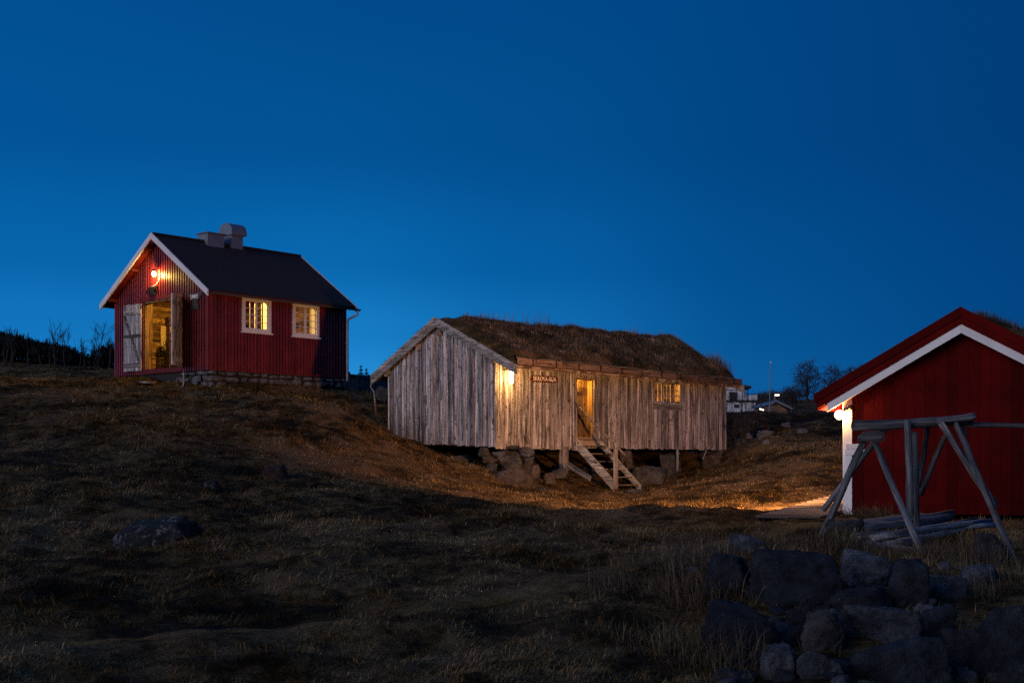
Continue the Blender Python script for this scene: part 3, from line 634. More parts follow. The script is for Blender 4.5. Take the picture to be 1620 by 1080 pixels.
    for j, (zz, hh) in enumerate(((-.17, .125), (-.38, .21), (-.60, .22), (-.82, .22))):
        course(fl, -.02, L - .02, zz, hh, 5 + j); course(fg, .0, 1.5 if j else 1.3, zz, hh, 25 + j)
    sm.obj('foundation_stone', M['found'], fo, smooth=True)
    # chimney box and ventilator on the ridge
    m = MB(); m.box(1.52, 2.13, RY - .26, RY + .26, ZR - .3, 4.36); ch = m.obj('chimney', M['zinc'], r)
    m = MB(); m.box(1.48, 2.17, RY - .30, RY + .30, 4.362, 4.40); m.obj('chimney_cap', M['gutter'], ch)
    m = MB(); m.box(2.43, 2.85, RY - .27, RY + .20, ZR - .5, 4.47); ve = m.obj('ventilator', M['zinc'], r)
    m = MB(); ya, yb = RY - .37, RY + .32; xa, xb = 2.35, 2.93; n = 14; pr = [(ya, 4.42), (yb, 4.42), (yb, 4.50)] + [((ya + yb) / 2 + (yb - ya) / 2 * math.cos(math.pi * i / n), 4.50 + .31 * math.sin(math.pi * i / n)) for i in range(1, n)] + [(ya, 4.50)]
    k = len(pr); m.add([(xa, y, z) for y, z in pr] + [(xb, y, z) for y, z in pr], [tuple(range(k - 1, -1, -1)), tuple(range(k, 2 * k))] + [(i, (i + 1) % k, k + (i + 1) % k, k + i) for i in range(k)])
    m.obj('cowl', M['zinc'], ve)
    m = MB(); m.box8([(2.36, RY - .42, zt(RY - .42) + .005), (3.0, RY - .42, zt(RY - .42) + .005), (3.0, RY - .02, ZR + .0), (2.36, RY - .02, ZR), (2.4, RY - .4, zt(RY - .4) + .05), (2.96, RY - .4, zt(RY - .4) + .05), (2.96, RY - .02, ZR + .06), (2.4, RY - .02, ZR + .06)]); m.obj('flashing', M['felt'], ve)
    return r, zt
smithy, szt = build_smithy()
def in_smithy(x, y, z): return tuple(SM.world(x, y, z))

# lamp over the smithy doors
def smithy_lamp():
    y, z = 2.42, 2.95
    o = thing('wall_lamp', 'lit bulb on a curved white conduit high in the red gable above the open doors', 'lamp', in_smithy(0, y, z), SM.rot)
    m = MB(); m.tube([(-.21, 0, .06 - .15 * t) for t in (0, .25, .5, .75, 1)], [.035, .062, .066, .055, .02], 14); m.obj('bulb', M['bulb_smithy'], o, smooth=True)
    shine(o, 85, (1.0, .58, .12), (-.21, 0, -.02))
    m = MB(); m.tube([(-.21, 0, .062), (-.21, 0, .085), (-.21, 0, .12)], [.075, .07, .035], 12); m.obj('cap', M['dark'], o, smooth=True)
    m = MB(); m.tube([(-.21, 0, .12), (-.15, -.01, .16), (-.05, -.02, .12), (-.04, -.03, .0)], .013, 6); m.obj('arm', M['gutter'], o, smooth=True)
    m = MB(); m.tube([(-.055, -.04, .0), (-.055, -.06, -.09), (-.055, -.01, -.2), (-.055, .1, -.29), (-.055, .24, -.34), (-.055, .42, -.345)], .010, 6); m.obj('conduit', M['white'], o, smooth=True)
smithy_lamp()
def anvil_poly(sc):
    q = [(-.5, .26), (.5, .26), (.5, .20), (.22, .08), (.14, -.02), (.14, -.12), (.24, -.24), (.24, -.30), (-.24, -.30), (-.24, -.24), (-.14, -.12), (-.14, -.02), (-.2, .06)]
    return [(a * sc, b * sc) for a, b in q]
m = MB(); q = [(a, b * .8) for a, b in anvil_poly(.54)]; k = len(q); m.add([(-.065, -a, b) for a, b in q] + [(-.10, -a, b) for a, b in q], [tuple(range(k)), tuple(range(2 * k - 1, k - 1, -1))] + [(i, (i + 1) % k, k + (i + 1) % k, k + i) for i in range(k)])
o = m.obj('anvil_plaque', M['black'], None, in_smithy(0, 2.68, 2.47), (0, 0, SM.rot)); tag(o, 'black anvil silhouette fixed to the red gable just below the lamp', 'plaque')
# anvil-shaped sign by the corner
o = thing('anvil_sign', 'dark anvil-shaped sign with white letters SMIE at the right corner of the red gable', 'sign', in_smithy(-.05, .55, 2.0), SM.rot)
q = [(-.36, .20), (-.22, .21), (.17, .21), (.40, .26), (.30, .12), (.14, .02), (.12, -.05), (.12, -.10), (.17, -.13), (.17, -.26), (-.17, -.26), (-.17, -.13), (-.12, -.10), (-.12, .0), (-.2, .06)]
m = MB(); k = len(q); m.add([(-.01, -a, b) for a, b in q] + [(-.035, -a, b) for a, b in q], [tuple(range(k)), tuple(range(2 * k - 1, k - 1, -1))] + [(i, (i + 1) % k, k + (i + 1) % k, k + i) for i in range(k)]); m.obj('board', M['slate'], o)
text('lettering', 'SMIE', .18, M['letter'], o, (-.037, .02, .115), (R(90), 0, R(-90)))
# inside the smithy
o = thing('ceiling_bulb', 'warm bulb hanging inside the red smithy', 'lamp', in_smithy(1.15, .95, 2.45)); shine(o, 420, (1.0, .55, .10))
m = MB(); m.tube([(0, 0, .05), (0, 0, .02), (0, 0, -.03), (0, 0, -.06)], [.02, .05, .05, .015], 10); m.obj('bulb', M['bulb_in'], o, smooth=True)
m = MB(); m.tube([(0, 0, .06), (0, 0, .75)], .008, 6); m.obj('cable', M['dark'], o)
uv = SM.ony(265, 537, SW - .2); o = MB(); o.put(lambda u, d, z: (u, -d, z), -.28, .28, .005, .02, -.42, .42); o = o.obj('notice_board', M['paper'], None, in_smithy(uv[0], SW - .22, uv[1] - SM.o[2]), (0, 0, SM.rot)); tag(o, 'pale yellow panel on the log wall seen through the smithy door', 'panel')
ua, ub = SM.ony(246, 560, SW - .2)[0], SM.ony(272, 560, SW - .2)[0]
o = thing('tool_rack', 'rack of dark hammers and tongs along the log wall inside the smithy door', 'tool rack', in_smithy(ua, SW - .3, .0), SM.rot)
m = MB(); m.box(0, ub - ua, -.03, .03, .72, .76); m.box(0, ub - ua, -.03, .03, .35, .38); m.box(.02, .06, -.03, .03, .06, .95); m.box(ub - ua - .06, ub - ua - .02, -.03, .03, .06, .9); m.obj('rail', M['dark'], o)
rs = random.Random(3)
for i in range(13):
    x = .1 + i * (ub - ua - .2) / 12; m = MB(); hh = rs.uniform(.78, 1.05)
    m.tube([(x, -.05, rs.uniform(.12, .3)), (x + rs.uniform(-.03, .03), -.05, hh)], .011, 5)
    if i % 2: m.box(x - .06, x + .05, -.085, -.02, hh - .03, hh + .04)
    else: m.tube([(x, -.05, hh), (x + .05, -.05, hh + .1), (x + .01, -.05, hh + .17)], .012, 5)
    m.obj('tool', M['dark'], o)
for i, (x, zz, h_, lb) in enumerate(((.9, .9, 1.0, 'tall dark shelf of tools seen through the left smithy window'), (3.3, .9, .95, 'tall dark shelf of tools seen through the right smithy window'))):
    o = thing('shelf', lb, 'shelf', in_smithy(x + 1.2, SW - .32, 0), SM.rot); m = MB()
    for k in range(4): m.box(-.45, .45, -.12, .08, .5 + k * .42, .53 + k * .42)
    for k in (-.45, 0, .42): m.box(k, k + .03, -.12, .08, .06, 1.95)
    m.obj('frame', M['brown_x'], o)
    for k in range(16): a = -.42 + .2 * (k % 4) + rs.uniform(0, .05); zz = .532 + .42 * (k // 4); m = MB(); m.box(a, a + rs.uniform(.06, .13), -.1, .02, zz, zz + rs.uniform(.08, .28)); m.obj('oddment', M['dark'], o)
# in front of the doors
a = SM.world(-.7, 1.6); b = SM.world(-.55, 3.0)
o = MB(); o.box(0, 1.55, 0, .22, -.03, .03); o = o.obj('doorstep_plank', M['step'], None, (a[0], a[1], gz(a[0], a[1]) + .09), (0, R(-2), SM.rot + R(92))); tag(o, 'loose weathered plank lying on the grass before the smithy doors', 'plank')
p = P(290, 607, 37.7); o = pole('marker_post', (p[0], p[1], gz(p[0], p[1]) - .1), (p[0] + .01, p[1], p[2] + .36), .028, .028, 'gutter', None, 8, 0); tag(o, 'thin grey metal post standing before the corner of the smithy foundation', 'post')

# ------------------------------------------------------------------ grey turf-roofed storehouse
def build_store():
    r = thing('storehouse', 'weathered grey board storehouse with turf roof standing on stone piers in the middle', 'storehouse', tuple(BU.o), BU.rot)
    L, W = BL, BW; RY = 2.2; ZR = 3.41; sR, sL = .45, .50
    zt = lambda y: ZR - (sR * (RY - y) if y < RY else sL * (y - RY)); T = .10
    fl = lambda u, d, z: (u, -d, z); fg = lambda u, d, z: (-d, u, z); fb = lambda u, d, z: (L + d, u, z); fr = lambda u, d, z: (u, W + d, z)
    botg = lambda u: .0 + .165 * max(0, u) / W - .02; botl = lambda u: -.03 - .01 * u / L - (.05 if u < 2.7 else 0)
    door = (2.92, 3.66, .235, 1.87); win = (6.14, 7.42, 1.27, 1.92); under = (6.12, 7.46, 1.10, 1.27)
    top_l = lambda u: zt(-.05) - T - .02 - .29 * max(0, u) / L; top_g = lambda u: zt(u) - T - .012
    wd = lambda: random.choice((.07, .09, .11, .13, .15, .18))
    m = MB(); clad(m, fl, 0, L, botl, top_l, [door, (win[0], win[1], under[2], win[3])], wd, .024, 0, .028, .012, .04)
    clad(m, fg, .03, W, botg, top_g, [], wd, .024, 0, .028, .012, .04); clad(m, fb, 0, W, lambda u: -.05, top_g, [], .2, .024); clad(m, fr, 0, L, lambda u: .1, top_l, [], .2, .024)
    u = .06                                                   # narrow cover strips and broken second skin, here and there
    while u < L - .1:
        if random.random() < .38 and not (door[0] - .12 < u < door[1] + .06) and not (win[0] - .1 < u < win[1] + .06):
            a = random.uniform(.03, .06); m.put(fl, u, u + a, .053, .068, botl(u) + random.uniform(-.02, .12), top_l(u) - random.uniform(0, .25), t=random.random())
        u += random.uniform(.09, .22)
    u = .1
    while u < W - .1:
        if random.random() < .35: a = random.uniform(.03, .06); m.put(fg, u, u + a, .053, .066, botg(u) + random.uniform(0, .1), top_g(u) - .02, top_g(u + a) - .02, t=random.random())
        u += random.uniform(.1, .22)
    m.put(fl, -.045, .05, .0, .062, -.05, top_l(0) - .05, t=.35)
    m.obj('wall', M['grey_v'], r)
    lw = MB(); log_wall(lw, fl, .05, L - .05, .06, lambda u: zt(.1) - T - .05 - .30 * u / L, [door, win]); log_wall(lw, fr, .05, L - .05, .2, lambda u: zt(W) - T - .02, []); lw.obj('log_lining', M['log_in'], r)
    lw = MB(); log_wall(lw, fg, .2, W - .2, .18, lambda u: zt(u) - T - .04, []); log_wall(lw, fb, .2, W - .2, .06, lambda u: zt(u) - T - .04, []); lw.obj('log_lining', M['log_in_y'], r)
    m = MB(); m.box(.2, L - .2, .2, W - .2, .12, .2); m.obj('floor', M['dirt'], r)
    m = MB()                                                  # sill logs and joists under the walls
    m.tube([(.0, .12, .06), (L * .5, .1, .03), (L, .12, .05)], .09, 8); m.tube([(.1, .0, .03), (.1, W, .16)], .09, 8); m.tube([(L - .1, .0, .03), (L - .1, W, .05)], .09, 8)
    for k in range(1, 7): m.tube([(L * k / 7, .1, .04), (L * k / 7, W - .1, .1)], .07, 7)
    m.obj('sill_log', M['brown_x'], r)
    # door
    m = MB(); m.put(fl, 2.80, 2.915, .0, .12, -.12, zt(-.1) - T - .12); fr_ = m.obj('door_post', M['grey_v'], r)
    m = MB(); m.put(fl, door[0] + .001, door[0] + .035, -.19, .0, door[2], door[3]); m.put(fl, door[1] - .05, door[1] + .001, -.19, .01, door[2], door[3]); m.put(fl, door[0] + .036, door[1] - .051, -.19, .0, door[3] - .06, door[3]); m.obj('door_jamb', M['inner_door'], r)
    m = MB(); m.put(fl, 2.915, 3.9, .025, .06, .0, .232); m.obj('door_sill', M['step'], r)
    m = MB(); n = 6; x0, x1 = door[0] + .036, door[1] - .052
    for i in range(n): m.box(x0 + (x1 - x0) * i / n + .002, x0 + (x1 - x0) * (i + 1) / n - .002, .165, .19, .25, 1.80)
    d = m.obj('door', M['inner_door'], r)
    for z in (1.50, .62): m = MB(); m.box(x0 + .01, x1 - .16, .138, .164, z, z + .13); m.obj('ledge', M['inner_door'], d)
    m = MB(); m.box(x0 + .15, x0 + .32, .09, .164, 1.06, 1.2); m.obj('lock_box', M['step'], d)
    m = MB(); m.tube([(x0 + .3, .09, .84), (x0 + .3, .16, .84)], .02, 8); m.tube([(x0 + .22, .1, .80), (x0 + .34, .1, .83)], .012, 6); m.obj('latch', M['dark'], d)
    # window with its wide board below
    window(r, fl, *win, .045, 2, 3, M['grey_v'], M['grey_v'], False, 3, .17, M['log_in'], .02, True)
    m = MB(); m.put(fl, under[0], under[1], .005, .05, under[2], under[3] - .003); m.obj('window_board', M['grey_x'], r)
    # roof: boards, turf, bargeboards, eave log and birch bark
    x0, x1 = -.14, L + .14; ya, yb = -.80, W + .52; before = set(bpy.data.objects)
    m = MB()
    def slab(mb, y0, y1, d0, d1):
        mb.box8([(x0, y0, zt(y0) + d0), (x1, y0, zt(y0) + d0), (x1, y1, zt(y1) + d0), (x0, y1, zt(y1) + d0), (x0, y0, zt(y0) + d1), (x1, y0, zt(y0) + d1), (x1, y1, zt(y1) + d1), (x0, y1, zt(y1) + d1)])
    slab(m, ya, RY - .0005, -T, -.01); slab(m, RY + .0005, yb, -T, -.01); rf = m.obj('roof', M['brown_x'], r)
    nx_, ny_ = 150, 90; gu = np.linspace(x0 + .02, x1 + .02, nx_); gv = np.linspace(ya + .02, yb - .02, ny_); U, V = np.meshgrid(gu, gv)
    zz = np.where(V < RY, ZR - sR * (RY - V), ZR - sL * (V - RY))
    ed = np.minimum(np.minimum(U - gu[0], gu[-1] - U), np.minimum(V - gv[0], gv[-1] - V))
    th = .05 + .17 * sstep(0, .32, ed) + .10 * fbm(U / .55, V / .55, 61, 3) * sstep(0, .2, ed) + .09 * fbm(U / 2.1, V / 1.7, 62, 2) * sstep(0, .4, ed)
    th = th - .07 * np.exp(-((V - RY) / .3) ** 2) + .03
    turf_z = lambda u, v: np.interp(0, [0], [0])
    co = np.stack([U, V, zz + th], -1).reshape(-1, 3); ii = np.arange(nx_ * ny_).reshape(ny_, nx_)
    q = np.stack([ii[:-1, :-1], ii[:-1, 1:], ii[1:, 1:], ii[1:, :-1]], -1).reshape(-1, 4)
    rim = np.concatenate([ii[0, :], ii[1:, -1], ii[-1, -2::-1], ii[-2:0:-1, 0]]); low = co[rim].copy(); low[:, 2] = zz.reshape(-1)[rim] - .005
    n0 = len(co); k = len(rim); j = np.arange(k); q2 = np.stack([rim, n0 + j, n0 + (j + 1) % k, rim[(j + 1) % k]], -1)
    me = bpy.data.meshes.new('turf'); mesh_np(me, np.r_[co, low], np.r_[q, q2]); me.materials.append(M['turf'])
    t = bpy.data.objects.new('turf', me); C.objects.link(t); t.parent = r
    # grass on the turf
    n = 60000; u = x0 + .05 + (x1 - x0) * np.random.rand(n); v = ya + .05 + (yb - ya - .1) * np.random.rand(n) ** 1.0
    dn = vnoise(u / .5, v / .4, 71) * .7 + vnoise(u / 1.6, v / 1.3, 72) * .6; kp = np.random.rand(n) < np.clip(dn * dn * 1.9, .05, 1); u, v = u[kp], v[kp]; n = len(u)
    fi = np.clip((u - gu[0]) / (gu[1] - gu[0]), 0, nx_ - 1).astype(int); fj = np.clip((v - gv[0]) / (gv[1] - gv[0]), 0, ny_ - 1).astype(int)
    z = (zz + th)[fj, fi] - .01; tl = sstep(.5, .85, vnoise(u / .7, v / .6, 73)); cl = sstep(.4, .9, vnoise(u / .45, v / .4, 74))
    Ln = (.05 + .06 * np.random.rand(n)) * (1 + 2.6 * tl * cl) * np.where(u < 1.2, .6, 1)
    o = blades('roof_grass', u, v, z, Ln, .006 + .006 * np.random.rand(n), np.clip(.5 + .45 * np.random.randn(n), 0, 1.4), np.random.rand(n) * 6.3, M['roofgrass'], r); o['kind'] = 'stuff'
    T_ = 120; tu = .4 + (L - .5) * np.random.rand(T_); tv = ya + .1 + (RY + .5 - ya) * np.random.rand(T_); sz = .5 + np.random.rand(T_) ** 2 * 1.3; m_ = 46
    u = np.clip(np.repeat(tu, m_) + np.random.randn(T_ * m_) * .07 * np.repeat(sz, m_), gu[0], gu[-1]); v = np.clip(np.repeat(tv, m_) + np.random.randn(T_ * m_) * .06 * np.repeat(sz, m_), gv[0], gv[-1]); n = len(u)
    fi = np.clip((u - gu[0]) / (gu[1] - gu[0]), 0, nx_ - 1).astype(int); fj = np.clip((v - gv[0]) / (gv[1] - gv[0]), 0, ny_ - 1).astype(int)
    o = blades('roof_tufts', u, v, (zz + th)[fj, fi] - .02, np.repeat(sz, m_) * (.06 + .10 * np.random.rand(n)), .010 + .008 * np.random.rand(n), np.abs(.35 + .3 * np.random.randn(n)), np.random.rand(n) * 6.28, M['rooftuft'], r, droop=.5); o['kind'] = 'stuff'
    o.data.attributes['tint'].data.foreach_set('value', np.clip(np.repeat(np.repeat(np.random.rand(T_), m_), 2) + .1 * np.random.randn(2 * n), 0, 1).astype(np.float32))
    # tall stems, mostly along the ridge and at the far corner
    rs = np.random.RandomState(5); us, vs, hs = [], [], []
    for (a, b, c_, d_, k, h0, h1) in ((1.2, 9.4, RY - .3, RY + .4, 120, .12, .3), (1.0, 2.6, RY - .1, RY + .2, 40, .2, .42), (2.8, 4.2, RY - .2, RY + .3, 50, .2, .7), (8.9, 9.7, -.6, .2, 420, .14, .42), (9.0, 9.75, .2, 2.0, 60, .1, .35), (9.3, 9.7, -.5, .2, 5, .8, 1.2), (7.6, 8.4, 1.8, 2.4, 6, .4, .7), (2.5, 8.8, -.4, 1.8, 260, .12, .34), (-.05, 2, RY + .4, yb - .1, 200, .1, .24), (-.1, .2, 4.3, yb - .05, 70, .12, .26)):
        us.append(a + (b - a) * rs.rand(k)); vs.append(c_ + (d_ - c_) * rs.rand(k)); hs.append(h0 + (h1 - h0) * rs.rand(k))
    u, v, h = map(np.concatenate, (us, vs, hs)); n = len(u); fi = np.clip((u - gu[0]) / (gu[1] - gu[0]), 0, nx_ - 1).astype(int); fj = np.clip((v - gv[0]) / (gv[1] - gv[0]), 0, ny_ - 1).astype(int)
    o = blades('roof_stems', u, v, (zz + th)[fj, fi] - .02, h, .009 + .004 * np.random.rand(n), np.abs(.22 + .16 * np.random.randn(n)), np.random.randn(n) * .7 - .3, M['roofgrass'], r, droop=.2); o['kind'] = 'stuff'
    for (xf, xb) in ((x0 - .05, x0 - .004), (x1 + .004, x1 + .05)):
        for (y0, y1) in ((-1.0, RY - .001), (RY + .001, W + .60)):
            m = MB(); a, b = zt(y0), zt(y1); m.box8([(xf, y0, a - .19), (xb, y0, a - .19), (xb, y1, b - .19), (xf, y1, b - .19), (xf, y0, a + .05), (xb, y0, a + .05), (xb, y1, b + .05), (xf, y1, b + .05)], .5); bo = m.obj('bargeboard', M['grey_y'], r)
            m = MB(); xo = xf - .02 if xf < 0 else xb + .001; m.box8([(xo, y0 + .03, a - .04), (xo + .019, y0 + .03, a - .04), (xo + .019, y1, b - .04), (xo, y1, b - .04), (xo, y0 + .03, a + .075), (xo + .019, y0 + .03, a + .075), (xo + .019, y1, b + .075), (xo, y1, b + .075)], .75); m.obj('cover_board', M['grey_y'], bo)
    rs = random.Random(4); e = MB(); n = 6
    for k in range(n):
        a, b = x0 + .14 + (x1 + .05 - x0 - .14) * k / n, x0 + .14 + (x1 + .05 - x0 - .14) * (k + 1) / n - .012; dz = rs.uniform(-.008, .008)
        e.box(a, b, -.90, -.845, zt(-.8) + .0 + dz, zt(-.8) + .155 + dz)
    ev = e.obj('eave_board', M['brown_x'], r); m = MB()
    m.box(x0 + .14, x1 + .05, -.925, -.80, zt(-.8) + .156 + .01, zt(-.8) + .18); m.obj('eave_cap', M['grey_x'], ev)
    for k in range(11): x = .5 + k * .88; m = MB(); m.box(x, x + .035, -.912, -.901, zt(-.8) - .01, zt(-.8) + .15); m.obj('eave_hook', M['dark'], ev)
    m = MB(); u = x0 + .05
    while u < x1:
        w_ = rs.uniform(.08, .22); z1 = zt(-.8) - .03; z0a = z1 - rs.uniform(.035, .11); z0b = z1 - rs.uniform(.035, .11); y = -.80 + rs.uniform(0, .06)
        m.box8([(u, y, z0a), (u + w_ - .004, y, z0b), (u + w_ - .004, y + .012, z0b), (u, y + .012, z0a), (u, y - .02, z1), (u + w_ - .004, y - .02, z1), (u + w_ - .004, y, z1), (u, y, z1)]); u += w_
    m.obj('bark_edge', M['bark'], r)
    for (y, dz) in ((-.02, 0), (RY - .06, -.1), (3.05, -.05), (W - .05, 0)):
        m = MB(); m.box(x0 + .0, -.03, y - .075, y + .075, zt(y) - T - .2 + dz, zt(y) - T - .04 + dz); m.obj('purlin', M['step'], r)
    m = MB(); m.tube([(-.2, W + .55, zt(W + .55) - .15), (-.2, W + .58, zt(W + .55) - .28), (-.2, W + .42, zt(W + .55) - .42), (-.18, W + .36, .9)], .022, 6); m.obj('downpipe', M['gutter'], r, smooth=True)
    for o in set(bpy.data.objects) - before:             # the old roof has sunk and drawn in towards the far corner
        if o.type != 'MESH': continue
        n = len(o.data.vertices); v = np.empty(n * 3, np.float32); o.data.vertices.foreach_get('co', v); v = v.reshape(-1, 3); t = np.clip(v[:, 0] / L, 0, 1.05)
        k = np.clip((RY - v[:, 1]) / (RY + .9), 0, 1.1) * t; v[:, 1] += .40 * k; v[:, 2] -= .13 * k; o.data.vertices.foreach_set('co', v.ravel()); o.data.update()
    return r, zt
store, bzt = build_store()
def in_store(x, y, z): return tuple(BU.world(x, y, z))

# lamp and sign
lx, lz = BU.ony(809, 597, -.36); lz -= BU.o[2]
o = thing('wall_lamp', 'lit glass cylinder lamp under the eave at the near corner of the grey storehouse', 'lamp', in_store(lx, -.36, lz), BU.rot)
m = MB(); m.tube([(0, 0, .16), (0, 0, .14), (0, 0, -.10), (0, 0, -.155)], [.05, .055, .052, .03], 14); m.obj('bulb', M['bulb_bua'], o, smooth=True); shine(o, 46, (1.0, .46, .11), (0, 0, -.02))
m = MB(); m.tube([(0, 0, .161), (0, 0, .19), (0, 0, .24)], [.07, .065, .03], 12); m.box(-.02, .02, -.03, .33, .2, .24); m.obj('holder', M['brown_x'], o)
lx = BU.ony(861.5, 599.5, -.08); o = thing('name_sign', 'small rounded red-brown sign reading SKROVA-BUA on the grey boards beside the door', 'sign', in_store(lx[0], -.075, lx[1] - BU.o[2]), BU.rot)
m = MB(); hw, hh = .5, .088; n = 9; q = [(hw - hh + hh * math.cos(math.pi * (i / n - .5)), hh * math.sin(math.pi * (i / n - .5))) for i in range(n + 1)] + [(-hw + hh + hh * math.cos(math.pi * (i / n + .5)), hh * math.sin(math.pi * (i / n + .5))) for i in range(n + 1)]
k = len(q); m.add([(a, -.012, b) for a, b in q] + [(a, .012, b) for a, b in q], [tuple(range(k)), tuple(range(2 * k - 1, k - 1, -1))] + [(i, k + i, k + (i + 1) % k, (i + 1) % k) for i in range(k)]); m.obj('board', M['sign'], o)
text('lettering', 'SKROVA-BUA', .165, M['letter'], o, (0, -.014, -.002), (R(90), 0, 0), .003, .80)
o = thing('door_bulb', 'small warm bulb behind the door post of the grey storehouse', 'lamp', in_store(3.0, .10, 1.70)); shine(o, 75, (1.0, .47, .07), (0, 0, 0), .02); m = MB(); m.tube([(0, 0, .03), (0, 0, .01), (0, 0, -.03)], [.012, .022, .01], 8); m.obj('bulb', M['bulb_in'], o, smooth=True)
m = MB(); m.tube([(0, 0, .03), (0, 0, .11)], .012, 6); m.obj('holder', M['dark'], o)
o = thing('ceiling_bulb', 'warm bulb hanging inside the grey storehouse', 'lamp', in_store(5.6, 1.6, 1.95)); shine(o, 560, (1.0, .48, .08)); m = MB(); m.tube([(0, 0, .05), (0, 0, .02), (0, 0, -.03), (0, 0, -.06)], [.02, .05, .05, .015], 10); m.obj('bulb', M['bulb_in'], o, smooth=True)
m = MB(); m.tube([(0, 0, .06), (0, 0, .8)], .008, 6); m.obj('cable', M['dark'], o)
rs = random.Random(9)
for i, (x, y, h_, c_) in enumerate(((6.55, .55, 1.0, 'dark jug'), (7.1, .75, .98, 'round pot'), (7.5, .9, 1.05, 'squat jar'))):
    m = MB(); m.tube([(0, 0, 0), (0, 0, .06), (0, 0, .16), (0, 0, .22), (0, 0, .3)], [.07, .11, .1, .05, .06 + .02 * i], 12); o = m.obj('pot', M['brown_x'], None, in_store(x, y, 1.16), smooth=True); tag(o, '%s on the table behind the storehouse window' % c_, 'pot')
o = thing('table', 'plain plank table inside the grey storehouse window', 'table', in_store(7.0, .75, .2), BU.rot)
m = MB(); m.box(-.8, .9, -.35, .35, .91, .955); m.obj('tabletop', M['step'], o)
for x in (-.7, .8):
    for y in (-.28, .28): m = MB(); m.box(x - .03, x + .03, y - .03, y + .03, 0, .909); m.obj('leg', M['step'], o)

# steps up to the door
def steps():
    foot = in_store(3.45, -1.4, 0); gzf = gz(foot[0], foot[1]) - BU.o[2]
    o = thing('wooden_steps', 'steep grey wooden steps with one handrail leading up to the storehouse door', 'steps', in_store(0, 0, 0), BU.rot)
    run = -1.42; zb = min(-1.18, gzf - .02)
    def plank(nm, p0, p1, wz, ty, mt='step'):
        m = MB(); (x0, y0, z0), (x1, y1, z1) = p0, p1
        m.box8([(x0, y0, z0 - wz), (x0 + ty, y0, z0 - wz), (x1 + ty, y1, z1 - wz), (x1, y1, z1 - wz), (x0, y0, z0), (x0 + ty, y0, z0), (x1 + ty, y1, z1), (x1, y1, z1)]); return m.obj(nm, M[mt], o)
    plank('stringer', (2.93, -.064, .21), (3.02, run, zb + .22), .29, .055, 'grey_y'); plank('stringer', (3.86, -.064, .20), (3.98, run - .06, zb + .12), .20, .045, 'grey_y')
    for k in range(6):
        t = (k + .75) / 6.35; y = run * t; z = .16 + (zb - .16) * t + .02; xa = 2.985 + .09 * t; xb = 3.86 + .12 * t
        m = MB(); m.box(xa, xb, y - .13, y + .08, z - .035, z); m.obj('tread', M['step'], o)
    m = MB(); m.box8([(3.0, run - .05, zb - .12), (3.085, run - .05, zb - .12), (3.085, run + .035, zb - .12), (3.0, run + .035, zb - .12), (3.0, run - .05, .08), (3.085, run - .05, .10), (3.085, run + .035, .10), (3.0, run + .035, .08)]); m.obj('newel_post', M['postwood'], o)
    m = MB(); m.tube([(2.86, -.10, 1.16), (2.98, -.75, .58), (3.12, -1.72, -.27)], [.036, .034, .03], 8, jit=.05); m.obj('handrail', M['step'], o, smooth=True)
steps()

# what the storehouse stands on
def sf(px0, py0, px1, py1, y): # stones at a local depth y in front of (or under) the long wall
    px = (px0 + px1) / 2; u, _ = BU.ony(px, py1, y); return BU.world(u, y)[1]
def gf(px0, px1, py1, x): px = (px0 + px1) / 2; v, _ = BU.onx(px, py1, x); return BU.world(x, v)[1]
for i, (lb, b, Y, mt, dp, ag) in enumerate((
    ('grey boulder propping the left end of the storehouse gable', (633, 697, 657, 716), gf(633, 657, 714, .05), 'warmstone', .9, .5),
    ('reddish boulder half in the grass below the gable left end', (653, 709, 678, 728), gf(653, 678, 725, -.3), 'warmstone', .8, .35),
    ('flat dark slab lying in the gap under the gable', (710, 719, 752, 734), gf(710, 752, 730, .0), 'stone', .6, .8),
    ('low dark stone in the shade beneath the gable', (690, 716, 712, 727), gf(690, 712, 724, .5), 'darkstone', .8, .7),
    ('big mossy boulder leaning against the foot of the stone pier', (783, 738, 852, 773), 32.85, 'warmstone', .8, .65),
    ('knobbly lit stone on the right shoulder of the big mossy boulder', (834, 734, 855, 754), 33.0, 'warmstone', .8, .85),
    ('small pink wedge of stone alone in the lit grass left of the steps', (859, 747, 879, 762), 33.2, 'warmstone', .8, .95),
    ('flat dark stone sunk in the lit grass below the pink wedge', (850, 770, 878, 785), 32.1, 'darkstone', .9, .6),
    ('dark flat stone carrying the short wooden post', (874, 739, 903, 754), 34.6, 'stone', .9, .85),
    ('large round dark boulder to the right of the steps', (997, 736, 1060, 776), 36.3, 'stone', .8, .6),
    ('upright block beneath the window carrying the wall', (1044, 716, 1077, 753), 38.2, 'stone', .75, .8),
    ('square pinkish corner stone under the far right end of the storehouse', (1111, 711, 1145, 738), 40.0, 'warmstone', .9, .92),
    ('small stone wedged behind the head of the steps', (980, 712, 1002, 730), 37.4, 'warmstone', .9, .8),
    ('lower stone stacked under the wedged one behind the steps', (988, 728, 1004, 740), 37.3, 'warmstone', .9, .8),
    ('broad flat stone in the grass at the foot of the steps', (988, 773, 1040, 794), 34.2, 'stone', .7, .6),
    ('pale broken stone on the bank left of the gable', (600, 700, 612, 708), 36.3, 'warmstone', .8, .8),
    ('pinkish stone showing through the turf of the bank crest', (604, 677, 620, 690), 36.4, 'warmstone', .8, .7),
    ('low lit stone breaking the grass below the gable', (697, 727, 722, 738), 34.6, 'warmstone', .9, .6),
    ('rounded pale boulder behind the left corner of the storehouse', (594, 610, 624, 634), 40.3, 'stone', .8, .35))):
    rock('boulder' if b[2] - b[0] > 26 else 'stone', lb, *b, Y, mt, dp, 300 + i, None, ag, random.uniform(-12, 12), .35, 'boulder' if b[2] - b[0] > 26 else 'stone')
